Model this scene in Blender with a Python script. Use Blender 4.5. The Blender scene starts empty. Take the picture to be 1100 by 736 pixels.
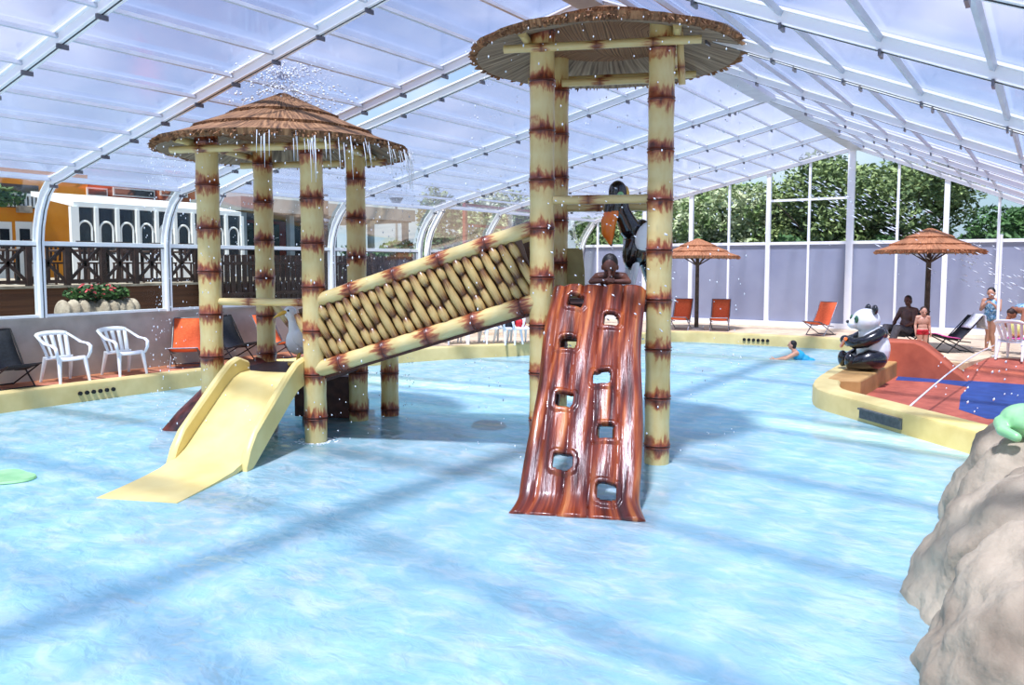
import bpy, math, random
from mathutils import Vector, Matrix, Euler
random.seed(7)
R = math.radians
scene = bpy.context.scene
COL = scene.collection

# ------------------------------------------------------------------ camera
F_PX = 850.0
PSI = math.atan(575 / 850)          # the hall's long axis (+Y) runs off to the right of the view
PITCH = R(4.2)
cam_d = bpy.data.cameras.new('camera')
cam_d.sensor_width = 36.0
cam_d.lens = F_PX / 1100 * 36.0
cam_d.shift_y = -22.6 / 1100
cam_d.clip_end = 500
cam = bpy.data.objects.new('camera', cam_d)
COL.objects.link(cam)
cam.location = (0, 0, 2.3)
cam.rotation_euler = (R(90) - PITCH, 0, PSI)
scene.camera = cam

# ------------------------------------------------------------------ sky, sun, exposure
scene.view_settings.view_transform = 'Standard'
scene.view_settings.look = 'None'
scene.view_settings.gamma = 1.0
scene.view_settings.use_curve_mapping = False
scene.view_settings.exposure = 0.88
SKY_STRENGTH = 0.5
world = bpy.data.worlds.new('sky')
scene.world = world
world.use_nodes = True
wn, wl = world.node_tree.nodes, world.node_tree.links
wn.clear()
w_out = wn.new('ShaderNodeOutputWorld')
w_bg = wn.new('ShaderNodeBackground')
w_bg.inputs['Strength'].default_value = SKY_STRENGTH
w_tc = wn.new('ShaderNodeTexCoord')
w_map = wn.new('ShaderNodeMapping')
w_map.inputs['Scale'].default_value = (1, 1, 2.4)
w_noise = wn.new('ShaderNodeTexNoise')
w_noise.inputs['Scale'].default_value = 2.3
w_noise.inputs['Detail'].default_value = 6
w_ramp = wn.new('ShaderNodeValToRGB')
w_ramp.color_ramp.elements[0].position = 0.47
w_ramp.color_ramp.elements[0].color = (0, 0, 0, 1)
w_ramp.color_ramp.elements[1].position = 0.74
w_ramp.color_ramp.elements[1].color = (1, 1, 1, 1)
w_mix = wn.new('ShaderNodeMix')
w_mix.data_type = 'RGBA'
w_mix.inputs['B'].default_value = (1.6, 1.62, 1.7, 1)
w_sky = wn.new('ShaderNodeTexSky')
w_sky.sky_type = 'NISHITA'
w_sky.sun_disc = False
w_sky.sun_elevation = R(62)
w_sky.sun_rotation = R(190)
w_sky.air_density = 1.0
w_sky.dust_density = 0.0
w_sky.ozone_density = 3.0
w_scale = wn.new('ShaderNodeVectorMath')
w_scale.operation = 'MULTIPLY'
w_scale.inputs[1].default_value = (0.232, 0.222, 0.218)
wl.new(w_tc.outputs['Generated'], w_map.inputs['Vector'])
wl.new(w_map.outputs['Vector'], w_noise.inputs['Vector'])
wl.new(w_noise.outputs['Fac'], w_ramp.inputs['Fac'])
wl.new(w_sky.outputs['Color'], w_scale.inputs[0])
w_sep = wn.new('ShaderNodeSeparateXYZ')
w_hz = wn.new('ShaderNodeMapRange')
w_hz.inputs['From Min'].default_value = 0.0
w_hz.inputs['From Max'].default_value = 0.3
w_hmix = wn.new('ShaderNodeMix')
w_hmix.data_type = 'RGBA'
w_hmix.inputs['A'].default_value = (0.60, 0.76, 0.98, 1)       # pale blue air near the horizon
wl.new(w_tc.outputs['Generated'], w_sep.inputs[0])
wl.new(w_sep.outputs['Z'], w_hz.inputs['Value'])
wl.new(w_hz.outputs['Result'], w_hmix.inputs['Factor'])
wl.new(w_scale.outputs['Vector'], w_hmix.inputs['B'])
wl.new(w_hmix.outputs['Result'], w_mix.inputs['A'])
wl.new(w_ramp.outputs['Color'], w_mix.inputs['Factor'])
wl.new(w_mix.outputs['Result'], w_bg.inputs['Color'])
wl.new(w_bg.outputs['Background'], w_out.inputs['Surface'])

sun_d = bpy.data.lights.new('sun', 'SUN')
sun_d.energy = 4.6
sun_d.angle = R(5.0)
sun_d.color = (1.0, 0.96, 0.88)
sun = bpy.data.objects.new('sun', sun_d)
COL.objects.link(sun)
sun.location = (0, -10, 30)
sun.rotation_euler = Vector((-0.07, 0.42, -1.0)).to_track_quat('-Z', 'Y').to_euler()

# ------------------------------------------------------------------ where a pixel of the frame meets a plane of the place
_s, _c, _sp, _cp = math.sin(PSI), math.cos(PSI), math.sin(PITCH), math.cos(PITCH)
_FW, _UP, _RT = Vector((-_s * _cp, _c * _cp, -_sp)), Vector((-_s * _sp, _c * _sp, _cp)), Vector((_c, _s, 0))
VIEW_RIGHT = Vector((_c, _s, 0))
VIEW_FWD = Vector((-_s, _c, 0))
def at(x, y, axis, value):
    d = _FW + (x - 550) / F_PX * _RT + (345.42 - y) / F_PX * _UP
    t = (value - (0, 0, 2.3)[axis]) / d[axis]
    return Vector((0, 0, 2.3)) + t * d

# ------------------------------------------------------------------ materials
def lin(c):
    return tuple(((v / 255) / 12.92 if v <= 10.3 else ((v / 255 + 0.055) / 1.055) ** 2.4) for v in c) + (1.0,)

def base_mat(name):
    m = bpy.data.materials.new(name)
    m.use_nodes = True
    nt = m.node_tree
    return m, nt, nt.nodes['Principled BSDF'], nt.nodes['Material Output']

def mat(name, col, col2=None, rough=0.5, scale=8.0, bump=0.0, bscale=None, metal=0.0, coat=0.0, stretch=None, contrast=(0.35, 0.65)):
    """procedural paint / cloth / plastic: two close colours mixed by noise, optional bump"""
    m, nt, b, out = base_mat(name)
    b.inputs['Roughness'].default_value = rough
    b.inputs['Metallic'].default_value = metal
    if coat:
        b.inputs['Coat Weight'].default_value = coat
        b.inputs['Coat Roughness'].default_value = 0.08
    tc = nt.nodes.new('ShaderNodeTexCoord')
    mp = nt.nodes.new('ShaderNodeMapping')
    if stretch: mp.inputs['Scale'].default_value = stretch
    nt.links.new(tc.outputs['Object'], mp.inputs['Vector'])
    n = nt.nodes.new('ShaderNodeTexNoise')
    n.inputs['Scale'].default_value = scale
    n.inputs['Detail'].default_value = 4
    nt.links.new(mp.outputs['Vector'], n.inputs['Vector'])
    r = nt.nodes.new('ShaderNodeValToRGB')
    r.color_ramp.elements[0].position, r.color_ramp.elements[1].position = contrast
    c2 = col2 or tuple(v * 0.93 for v in col)
    r.color_ramp.elements[0].color = lin(c2)
    r.color_ramp.elements[1].color = lin(col)
    nt.links.new(n.outputs['Fac'], r.inputs['Fac'])
    nt.links.new(r.outputs['Color'], b.inputs['Base Color'])
    if bump:
        n2 = nt.nodes.new('ShaderNodeTexNoise')
        n2.inputs['Scale'].default_value = bscale or scale * 3
        n2.inputs['Detail'].default_value = 5
        nt.links.new(mp.outputs['Vector'], n2.inputs['Vector'])
        bp = nt.nodes.new('ShaderNodeBump')
        bp.inputs['Strength'].default_value = bump
        bp.inputs['Distance'].default_value = 0.05
        nt.links.new(n2.outputs['Fac'], bp.inputs['Height'])
        nt.links.new(bp.outputs['Normal'], b.inputs['Normal'])
    return m

def ramp(nt, stops):
    r = nt.nodes.new('ShaderNodeValToRGB')
    e = r.color_ramp.elements
    while len(e) < len(stops): e.new(0.5)
    for k, (p, c) in enumerate(stops):
        e[k].position = p
        e[k].color = lin(c)
    return r

def math_node(nt, op, a, b=None):
    n = nt.nodes.new('ShaderNodeMath')
    n.operation = op
    for k, v in enumerate((a, b)):
        if v is None: continue
        if isinstance(v, (int, float)): n.inputs[k].default_value = v
        else: nt.links.new(v, n.inputs[k])
    return n.outputs[0]

def bamboo_mat(name, stops, rough=0.38):
    m, nt, b, out = base_mat(name)
    b.inputs['Roughness'].default_value = rough
    b.inputs['Coat Weight'].default_value = 0.25
    b.inputs['Coat Roughness'].default_value = 0.15
    a = nt.nodes.new('ShaderNodeAttribute'); a.attribute_name = 'au'
    v = nt.nodes.new('ShaderNodeAttribute'); v.attribute_name = 'av'
    pp = math_node(nt, 'PINGPONG', a.outputs['Fac'], 0.5)
    cx = nt.nodes.new('ShaderNodeCombineXYZ')
    nt.links.new(math_node(nt, 'MULTIPLY', v.outputs['Fac'], 4.5), cx.inputs[0])
    nt.links.new(math_node(nt, 'MULTIPLY', a.outputs['Fac'], 4.2), cx.inputs[1])
    oi = nt.nodes.new('ShaderNodeObjectInfo')
    nt.links.new(math_node(nt, 'MULTIPLY', oi.outputs['Random'], 40.0), cx.inputs[2])
    n = nt.nodes.new('ShaderNodeTexNoise'); n.inputs['Scale'].default_value = 1.0; n.inputs['Detail'].default_value = 3
    nt.links.new(cx.outputs[0], n.inputs['Vector'])
    sh = math_node(nt, 'MULTIPLY', math_node(nt, 'SUBTRACT', n.outputs['Fac'], 0.5), 0.34)
    sh = math_node(nt, 'MULTIPLY', sh, 1.7)
    lim = math_node(nt, 'MULTIPLY', sh, math_node(nt, 'MINIMUM', math_node(nt, 'MULTIPLY', pp, 12.0), 1.0))
    f = math_node(nt, 'ADD', pp, lim)
    r = ramp(nt, stops)
    nt.links.new(f, r.inputs['Fac'])
    nt.links.new(r.outputs['Color'], b.inputs['Base Color'])
    bp = nt.nodes.new('ShaderNodeBump'); bp.inputs['Strength'].default_value = 0.12; bp.inputs['Distance'].default_value = 0.02
    nt.links.new(n.outputs['Fac'], bp.inputs['Height'])
    nt.links.new(bp.outputs['Normal'], b.inputs['Normal'])
    return m

def streak_mat(name, stops, ku, kv, rough=0.8, bump=0.5, coat=0.0, detail=6, spec=None):
    """streaks that run along a surface: noise over the 'au' and 'av' surface coordinates"""
    m, nt, b, out = base_mat(name)
    b.inputs['Roughness'].default_value = rough
    if spec is not None: b.inputs['Specular IOR Level'].default_value = spec
    if coat:
        b.inputs['Coat Weight'].default_value = coat
        b.inputs['Coat Roughness'].default_value = 0.06
    a = nt.nodes.new('ShaderNodeAttribute'); a.attribute_name = 'au'
    v = nt.nodes.new('ShaderNodeAttribute'); v.attribute_name = 'av'
    cx = nt.nodes.new('ShaderNodeCombineXYZ')
    nt.links.new(math_node(nt, 'MULTIPLY', a.outputs['Fac'], ku), cx.inputs[0])
    nt.links.new(math_node(nt, 'MULTIPLY', v.outputs['Fac'], kv), cx.inputs[1])
    n = nt.nodes.new('ShaderNodeTexNoise'); n.inputs['Scale'].default_value = 1.0; n.inputs['Detail'].default_value = detail
    nt.links.new(cx.outputs[0], n.inputs['Vector'])
    r = ramp(nt, stops)
    nt.links.new(n.outputs['Fac'], r.inputs['Fac'])
    nt.links.new(r.outputs['Color'], b.inputs['Base Color'])
    if bump:
        bp = nt.nodes.new('ShaderNodeBump'); bp.inputs['Strength'].default_value = bump; bp.inputs['Distance'].default_value = 0.03
        nt.links.new(n.outputs['Fac'], bp.inputs['Height'])
        nt.links.new(bp.outputs['Normal'], b.inputs['Normal'])
    return m

def glass_mat(name, tint, gloss=0.08, milky=0.0, milk=(235, 238, 245), rough=0.05):
    m = bpy.data.materials.new(name); m.use_nodes = True
    nt = m.node_tree; nt.nodes.clear()
    out = nt.nodes.new('ShaderNodeOutputMaterial')
    tr = nt.nodes.new('ShaderNodeBsdfTransparent'); tr.inputs['Color'].default_value = lin(tint)
    gl = nt.nodes.new('ShaderNodeBsdfGlossy'); gl.inputs['Roughness'].default_value = rough
    fr = nt.nodes.new('ShaderNodeFresnel'); fr.inputs['IOR'].default_value = 1.35
    mx = nt.nodes.new('ShaderNodeMixShader')
    nt.links.new(math_node(nt, 'MULTIPLY', fr.outputs['Fac'], gloss * 10), mx.inputs['Fac'])
    src = tr
    if milky:
        n = nt.nodes.new('ShaderNodeTexNoise'); n.inputs['Scale'].default_value = 0.9; n.inputs['Detail'].default_value = 5
        tc = nt.nodes.new('ShaderNodeTexCoord'); nt.links.new(tc.outputs['Object'], n.inputs['Vector'])
        tl = nt.nodes.new('ShaderNodeBsdfTranslucent'); tl.inputs['Color'].default_value = lin(milk)
        mm = nt.nodes.new('ShaderNodeMixShader')
        nt.links.new(math_node(nt, 'MULTIPLY', n.outputs['Fac'], milky * 2), mm.inputs['Fac'])
        nt.links.new(tr.outputs[0], mm.inputs[1]); nt.links.new(tl.outputs[0], mm.inputs[2])
        src = mm
    nt.links.new(src.outputs[0], mx.inputs[1]); nt.links.new(gl.outputs[0], mx.inputs[2])
    nt.links.new(mx.outputs[0], out.inputs['Surface'])
    return m

def water_mat():
    m = bpy.data.materials.new('pool_water'); m.use_nodes = True
    nt = m.node_tree; nt.nodes.clear()
    out = nt.nodes.new('ShaderNodeOutputMaterial')
    tc = nt.nodes.new('ShaderNodeTexCoord')
    def noise(scale, detail, st=(1, 1, 1), dist=0.0):
        mp = nt.nodes.new('ShaderNodeMapping'); mp.inputs['Scale'].default_value = st
        mp.inputs['Rotation'].default_value = (0, 0, R(30))
        nt.links.new(tc.outputs['Object'], mp.inputs['Vector'])
        n = nt.nodes.new('ShaderNodeTexNoise'); n.inputs['Scale'].default_value = scale
        n.inputs['Detail'].default_value = detail; n.inputs['Distortion'].default_value = dist
        nt.links.new(mp.outputs['Vector'], n.inputs['Vector'])
        return n.outputs['Fac']
    h1 = noise(1.6, 3, (1, 1.5, 1), 0.6)
    h2 = noise(5.0, 3, (1, 1.4, 1), 0.8)
    h = math_node(nt, 'ADD', math_node(nt, 'MULTIPLY', h1, 0.16), math_node(nt, 'MULTIPLY', h2, 0.05))
    bp = nt.nodes.new('ShaderNodeBump'); bp.inputs['Strength'].default_value = 0.55; bp.inputs['Distance'].default_value = 1.0
    nt.links.new(h, bp.inputs['Height'])
    # aerated, faintly milky water: part scatters, part shows the painted basin below
    r = ramp(nt, [(0.28, (164, 219, 232)), (0.5, (186, 228, 238)), (0.70, (222, 243, 246))])
    nt.links.new(noise(3.0, 4, (1, 1.7, 1), 0.7), r.inputs['Fac'])
    df = nt.nodes.new('ShaderNodeBsdfDiffuse'); nt.links.new(r.outputs['Color'], df.inputs['Color'])
    nt.links.new(bp.outputs['Normal'], df.inputs['Normal'])
    tr = nt.nodes.new('ShaderNodeBsdfTransparent'); tr.inputs['Color'].default_value = lin((206, 236, 244))
    m1 = nt.nodes.new('ShaderNodeMixShader'); m1.inputs['Fac'].default_value = 0.6
    nt.links.new(tr.outputs[0], m1.inputs[1]); nt.links.new(df.outputs[0], m1.inputs[2])
    gl = nt.nodes.new('ShaderNodeBsdfGlossy'); gl.inputs['Roughness'].default_value = 0.06
    nt.links.new(bp.outputs['Normal'], gl.inputs['Normal'])
    fr = nt.nodes.new('ShaderNodeFresnel'); fr.inputs['IOR'].default_value = 1.33
    nt.links.new(bp.outputs['Normal'], fr.inputs['Normal'])
    m2 = nt.nodes.new('ShaderNodeMixShader')
    nt.links.new(math_node(nt, 'MINIMUM', fr.outputs['Fac'], 0.24), m2.inputs['Fac'])
    nt.links.new(m1.outputs[0], m2.inputs[1]); nt.links.new(gl.outputs[0], m2.inputs[2])
    nt.links.new(m2.outputs[0], out.inputs['Surface'])
    return m

BAM_STOPS = [(0.0, (84, 36, 20)), (0.03, (120, 54, 30)), (0.09, (150, 78, 44)), (0.16, (184, 126, 74)), (0.235, (212, 186, 120)), (0.5, (218, 200, 138))]
M = dict(
    bamboo=bamboo_mat('bamboo', BAM_STOPS),
    bamboo_pole=bamboo_mat('bamboo_pole', [(0.0, (112, 60, 34)), (0.06, (170, 118, 70)), (0.16, (208, 184, 122)), (0.5, (214, 194, 132))]),
    weave=bamboo_mat('woven_bamboo', [(0.0, (84, 50, 26)), (0.12, (128, 88, 48)), (0.26, (176, 146, 88)), (0.5, (194, 168, 106))]),
    thatch=streak_mat('thatch', [(0.3, (62, 42, 28)), (0.45, (122, 88, 58)), (0.62, (166, 124, 84)), (0.8, (196, 156, 114))], 38, 3.0, 0.9, 0.9),
    thatch_under=streak_mat('thatch_underside', [(0.3, (92, 76, 60)), (0.5, (142, 122, 98)), (0.7, (176, 156, 128))], 30, 1.2, 0.95, 0.4),
    parasol=streak_mat('parasol_reed', [(0.3, (118, 74, 46)), (0.5, (178, 118, 78)), (0.75, (205, 146, 102))], 40, 3.0, 0.9, 0.6),
    slide=mat('slide_plastic', (232, 214, 142), (224, 203, 128), 0.35, 3, 0.04),
    log=streak_mat('glossy_log', [(0.30, (30, 10, 6)), (0.42, (86, 28, 13)), (0.51, (126, 50, 22)), (0.59, (168, 86, 42)), (0.70, (206, 138, 82))], 6.0, 2.6, 0.3, 0.9, 0.4),
    log_dark=streak_mat('dark_log', [(0.3, (50, 18, 16)), (0.5, (96, 36, 30)), (0.75, (140, 62, 48))], 7.0, 2.0, 0.35, 0.3, 0.4),
    deck_wood=mat('dark_platform', (92, 50, 38), (66, 34, 26), 0.6, 10),
    kerb=mat('kerb_paint', (214, 198, 136), (198, 180, 116), 0.6, 2.5, 0.05),
    kerb_side=mat('bench_paint', (196, 156, 96), (176, 136, 80), 0.6, 3, 0.05),
    basin=mat('basin_paint', (176, 226, 238), (166, 220, 234), 0.6, 1.2),
    water=water_mat(),
    deck=mat('terracotta_deck', (196, 128, 96), (170, 104, 78), 0.85, 6, 0.1),
    deck_pale=mat('pale_deck', (222, 200, 168), (206, 180, 146), 0.85, 5, 0.1),
    splash=mat('splash_pad_red', (182, 96, 74), (160, 80, 62), 0.75, 5, 0.08),
    splash_blue=mat('splash_pad_blue', (36, 72, 138), (28, 60, 122), 0.7, 5, 0.05),
    ramp=mat('red_wall_paint', (190, 98, 68), (172, 84, 58), 0.75, 4, 0.05),
    concrete=mat('low_wall_render', (192, 183, 174), (174, 165, 156), 0.9, 3, 0.12, 40),
    frame=mat('white_aluminium', (250, 250, 250), (244, 246, 247), 0.35, 2),
    gasket=mat('black_gasket', (52, 56, 62), (44, 46, 52), 0.6, 5),
    bracket=mat('purlin_grey', (206, 212, 220), (192, 198, 208), 0.4, 4),
    roof=glass_mat('polycarbonate_roof', (208, 212, 238), 0.025, 0.075, (222, 228, 250), 0.15),
    glass=glass_mat('clear_glazing', (222, 232, 232), 0.035),
    film=mat('grey_gable_panel', (150, 155, 172), (138, 143, 162), 0.45, 0.8),
    plastic=mat('white_plastic', (244, 246, 248), (236, 239, 242), 0.35, 4),
    orange=mat('orange_canvas', (240, 108, 58), (228, 92, 46), 0.8, 30, 0.1, 120),
    black=mat('black_canvas', (34, 38, 48), (24, 27, 34), 0.8, 30, 0.1, 120),
    steel=mat('grey_tube', (128, 128, 134), (104, 104, 110), 0.35, 10, metal=0.6),
    dark_steel=mat('dark_tube', (48, 46, 48), (36, 34, 36), 0.4, 10, metal=0.4),
    rock=mat('moulded_rock', (196, 182, 156), (134, 120, 100), 0.85, 1.7, 0.5, 9, contrast=(0.3, 0.66)),
    olive=mat('olive_screen', (176, 164, 104), (160, 146, 88), 0.6, 6),
    p_white=mat('glossy_white', (244, 246, 246), (232, 236, 236), 0.22, 4, coat=0.6),
    p_black=mat('glossy_black', (20, 20, 24), (12, 12, 15), 0.2, 4, coat=0.8),
    beak=mat('orange_beak', (252, 140, 36), (246, 108, 24), 0.3, 5, coat=0.5),
    yellow=mat('yellow_paint', (242, 196, 70), (232, 178, 52), 0.35, 5, coat=0.3),
    green=mat('pale_green_paint', (168, 222, 160), (140, 204, 140), 0.35, 5, coat=0.3),
    dgreen=mat('deep_green_paint', (52, 110, 76), (34, 84, 60), 0.35, 5, coat=0.3),
    ball=mat('pale_yellow_ball', (232, 226, 140), (220, 212, 120), 0.4, 5),
    skin=mat('fair_skin', (216, 164, 136), (204, 148, 120), 0.5, 9),
    skin_tan=mat('tanned_skin', (176, 118, 90), (158, 100, 76), 0.5, 9),
    skin_shaded=mat('shaded_skin', (106, 66, 52), (88, 52, 42), 0.42, 9),  # skin in shade: the darkness is put into the base colour
    hair=mat('dark_hair', (26, 20, 18), (14, 11, 10), 0.45, 30, 0.3, 60),
    hair_brown=mat('brown_hair', (66, 44, 32), (48, 32, 24), 0.5, 30, 0.3, 60),
    turquoise=mat('turquoise_cloth', (44, 170, 208), (30, 152, 196), 0.6, 20),
    blue_print=mat('blue_print_cloth', (168, 204, 220), (84, 142, 180), 0.6, 26, contrast=(0.45, 0.55)),
    red_cloth=mat('red_cloth', (206, 32, 44), (186, 24, 36), 0.6, 20),
    grey_cloth=mat('dark_grey_cloth', (84, 80, 82), (66, 62, 64), 0.85, 20),
    eye=mat('eye_dark', (22, 18, 18), (14, 12, 12), 0.2, 5),
    towel=mat('white_towel', (238, 240, 246), (222, 228, 240), 0.95, 30, 0.4, 140),
    pink=mat('pink_towel', (240, 110, 176), (226, 88, 160), 0.95, 30, 0.4, 140),
    orange_wall=mat('orange_render', (232, 148, 36), (220, 134, 26), 0.85, 2, 0.06, 40),
    red_wall=mat('brick_red_render', (160, 66, 48), (140, 54, 40), 0.85, 2, 0.06, 40),
    dark_glass=mat('dark_window', (46, 54, 62), (34, 40, 48), 0.12, 2),
    wood=mat('brown_boards', (118, 72, 46), (92, 54, 34), 0.7, 3, 0.1, 30, stretch=(1, 0.2, 6)),
    dark_wood=mat('dark_brown_wood', (74, 50, 44), (54, 36, 32), 0.65, 6, 0.1, 40),
    grey_roof=mat('grey_fascia', (150, 158, 164), (136, 144, 150), 0.6, 2),
    stone=mat('pale_stone', (190, 176, 160), (150, 136, 122), 0.9, 5, 0.4, 20),
    leaf=mat('tree_leaf', (146, 160, 104), (82, 104, 62), 0.6, 1.3, contrast=(0.4, 0.62)),
    leaf_light=mat('pale_tree_leaf', (216, 218, 186), (116, 140, 80), 0.6, 1.6, contrast=(0.4, 0.62)),
    leaf_dark=mat('hedge_leaf', (86, 124, 66), (50, 84, 48), 0.6, 2.0, contrast=(0.4, 0.62)),
    flower=mat('pink_flower', (226, 96, 104), (206, 66, 80), 0.7, 20),
    bark=mat('bark', (92, 78, 64), (66, 54, 44), 0.9, 8, 0.4, 30),
    grass=mat('outside_ground', (146, 148, 142), (122, 124, 116), 0.95, 2),
    drop=mat('falling_water', (244, 250, 253), (236, 246, 252), 0.15, 5),
    slot=mat('black_slot', (30, 28, 24), (22, 20, 18), 0.8, 5),
    grille=mat('grey_grille', (92, 98, 100), (74, 80, 82), 0.6, 20),
)

# ------------------------------------------------------------------ mesh building
class G:
    def __init__(s): s.v, s.f, s.a, s.b, s.flat = [], [], [], [], []
    def add(s, vs, fs, a=None, b=None, flat=False):
        o = len(s.v)
        s.v += [tuple(p) for p in vs]
        s.f += [tuple(i + o for i in f) for f in fs]
        s.a += list(a) if a else [0.0] * len(vs)
        s.b += list(b) if b else [0.0] * len(vs)
        return s
    def box(s, c, size, rz=0.0, mtx=None):
        m = mtx or Matrix.Rotation(rz, 3, 'Z')
        x, y, z = (k / 2 for k in size)
        P = [Vector(c) + m @ Vector((i * x, j * y, k * z)) for i in (-1, 1) for j in (-1, 1) for k in (-1, 1)]
        return s.add(P, [(0, 1, 3, 2), (4, 6, 7, 5), (0, 4, 5, 1), (2, 3, 7, 6), (0, 2, 6, 4), (1, 5, 7, 3)])
    def bar(s, p0, p1, w, h, upv=(0, 0, 1)):
        p0, p1 = Vector(p0), Vector(p1)
        d = (p1 - p0); L = d.length; d.normalize()
        u = Vector(upv)
        if abs(d.dot(u)) > 0.98: u = Vector((0, 1, 0))
        x = d.cross(u).normalized(); z = x.cross(d)
        return s.box((p0 + p1) / 2, (w, L, h), mtx=Matrix((x, d, z)).transposed())
    def rings(s, rings, close=True, caps=True, a=None, b=None):
        n = len(rings[0]); vs = [p for r in rings for p in r]; fs = []
        for i in range(len(rings) - 1):
            for j in range(n if close else n - 1):
                k = (j + 1) % n
                fs.append((i * n + j, i * n + k, (i + 1) * n + k, (i + 1) * n + j))
        if caps and close:
            fs.append(tuple(range(n - 1, -1, -1)))
            fs.append(tuple((len(rings) - 1) * n + j for j in range(n)))
        return s.add(vs, fs, a, b)
    def tube(s, pts, rad, n=10, ell=None, round_ends=False, caps=True):
        pts = [Vector(p) for p in pts]
        rad = list(rad) if hasattr(rad, '__len__') else [rad] * len(pts)
        if round_ends:
            d0 = (pts[0] - pts[1]).normalized(); d1 = (pts[-1] - pts[-2]).normalized(); r0, r1 = rad[0], rad[-1]
            pre = [(pts[0] + d0 * r0 * k, r0 * q) for k, q in ((0.97, 0.22), (0.8, 0.6), (0.45, 0.89))]
            post = [(pts[-1] + d1 * r1 * k, r1 * q) for k, q in ((0.45, 0.89), (0.8, 0.6), (0.97, 0.22))]
            pts = [p for p, q in pre] + pts + [p for p, q in post]
            rad = [q for p, q in pre] + rad + [q for p, q in post]
        rs, A, B = [], [], []
        prev = None; acc = 0.0
        for i, p in enumerate(pts):
            d = (pts[min(i + 1, len(pts) - 1)] - pts[max(i - 1, 0)]).normalized()
            if prev is None:
                u = Vector((0, 0, 1)) if abs(d.z) < 0.9 else Vector((0, 1, 0))
                x = d.cross(u).normalized()
            else:
                x = (prev - d * prev.dot(d)).normalized()
            prev = x; y = d.cross(x)
            if i: acc += (p - pts[i - 1]).length
            e = ell or (1, 1)
            rs.append([p + (x * math.cos(t) * e[0] + y * math.sin(t) * e[1]) * rad[i] for t in (2 * math.pi * j / n for j in range(n))])
            A += [acc] * n; B += [math.sin(2 * math.pi * j / n) for j in range(n)]
        return s.rings(rs, caps=caps, a=A, b=B)
    def bamboo(s, p0, p1, r, spacing=0.5, phase=0.0, n=16, bulge=0.09):
        p0, p1 = Vector(p0), Vector(p1); L = (p1 - p0).length
        st = set()
        k = math.floor(phase)
        while (k - phase) * spacing < L + 0.1:
            c = (k - phase) * spacing
            for o, q in ((-0.11, 1.0), (-0.035, 1.01), (-0.014, 1 + bulge), (-0.004, 1.0), (0.004, 1.0), (0.014, 1 + bulge), (0.035, 1.01), (0.11, 1.0), (spacing / 2, 0.965)):
                st.add((round(c + o * min(1, spacing / 0.3), 5), q))
            k += 1
        st = sorted(x for x in st if 0 < x[0] < L)
        st = [(0.0, 1.0)] + st + [(L, 1.0)]
        d = (p1 - p0) / L
        x = d.cross(Vector((0, 0, 1)) if abs(d.z) < 0.9 else Vector((0, 1, 0))).normalized(); y = d.cross(x)
        rs, A, B = [], [], []
        for t, q in st:
            rs.append([p0 + d * t + (x * math.cos(w) + y * math.sin(w)) * r * q for w in (2 * math.pi * j / n for j in range(n))])
            A += [t / spacing + phase] * n; B += [math.sin(2 * math.pi * j / n + 0.7) for j in range(n)]
        return s.rings(rs, a=A, b=B)
    def lathe(s, prof, c=(0, 0, 0), n=48, wob=None, caps=True):
        rs, A, B = [], [], []
        acc = 0
        for i, (r, z) in enumerate(prof):
            if i: acc += math.hypot(r - prof[i - 1][0], z - prof[i - 1][1])
            ring = []
            for j in range(n):
                t = 2 * math.pi * j / n
                w = wob(t, i) if wob else 0
                ring.append((c[0] + (r + w) * math.cos(t), c[1] + (r + w) * math.sin(t), c[2] + z))
                A.append(t if t < math.pi else 2 * math.pi - t); B.append(acc)
            rs.append(ring)
        return s.rings(rs, caps=caps, a=A, b=B)
    def ell(s, c, rad, mtx=None, nu=16, nv=10):
        m = mtx or Matrix.Identity(3); c = Vector(c); rs = []
        for i in range(nv + 1):
            p = math.pi * (0.03 + 0.94 * i / nv)
            rs.append([c + m @ Vector((rad[0] * math.sin(p) * math.cos(t), rad[1] * math.sin(p) * math.sin(t), -rad[2] * math.cos(p)))
                       for t in (2 * math.pi * j / nu for j in range(nu))])
        return s.rings(rs)
    def prism(s, poly, z0, z1):
        n = len(poly)
        vs = [(x, y, z0) for x, y in poly] + [(x, y, z1) for x, y in poly]
        fs = [tuple(range(n - 1, -1, -1)), tuple(range(n, 2 * n))] + [(i, (i + 1) % n, n + (i + 1) % n, n + i) for i in range(n)]
        return s.add(vs, fs)
    def sheet(s, grid, a=None, b=None):
        n = len(grid[0]); vs = [p for r in grid for p in r]
        fs = [(i * n + j, i * n + j + 1, (i + 1) * n + j + 1, (i + 1) * n + j) for i in range(len(grid) - 1) for j in range(n - 1)]
        return s.add(vs, fs, a, b)

def build(name, g, m, parent=None, smooth=38, bevel=0.0, solid=0.0, sub=0, loc=None, bake_it=False):
    me = bpy.data.meshes.new(name)
    me.from_pydata(g.v, [], g.f)
    for nm, data in (('au', g.a), ('av', g.b)):
        if any(data):
            at_ = me.attributes.new(nm, 'FLOAT', 'POINT'); at_.data.foreach_set('value', data)
    me.materials.append(M[m] if isinstance(m, str) else m)
    if smooth:
        me.shade_smooth()
        if smooth < 170: me.set_sharp_from_angle(angle=R(smooth))
    me.update()
    o = bpy.data.objects.new(name, me); COL.objects.link(o)
    if parent: o.parent = parent
    if loc: o.location = loc
    if bevel:
        b = o.modifiers.new('bevel', 'BEVEL'); b.width = bevel; b.segments = 2; b.limit_method = 'ANGLE'; b.angle_limit = R(40)
    if solid:
        b = o.modifiers.new('solid', 'SOLIDIFY'); b.thickness = solid; b.offset = 0
    if sub:
        b = o.modifiers.new('sub', 'SUBSURF'); b.levels = sub; b.render_levels = sub
    return o

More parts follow.
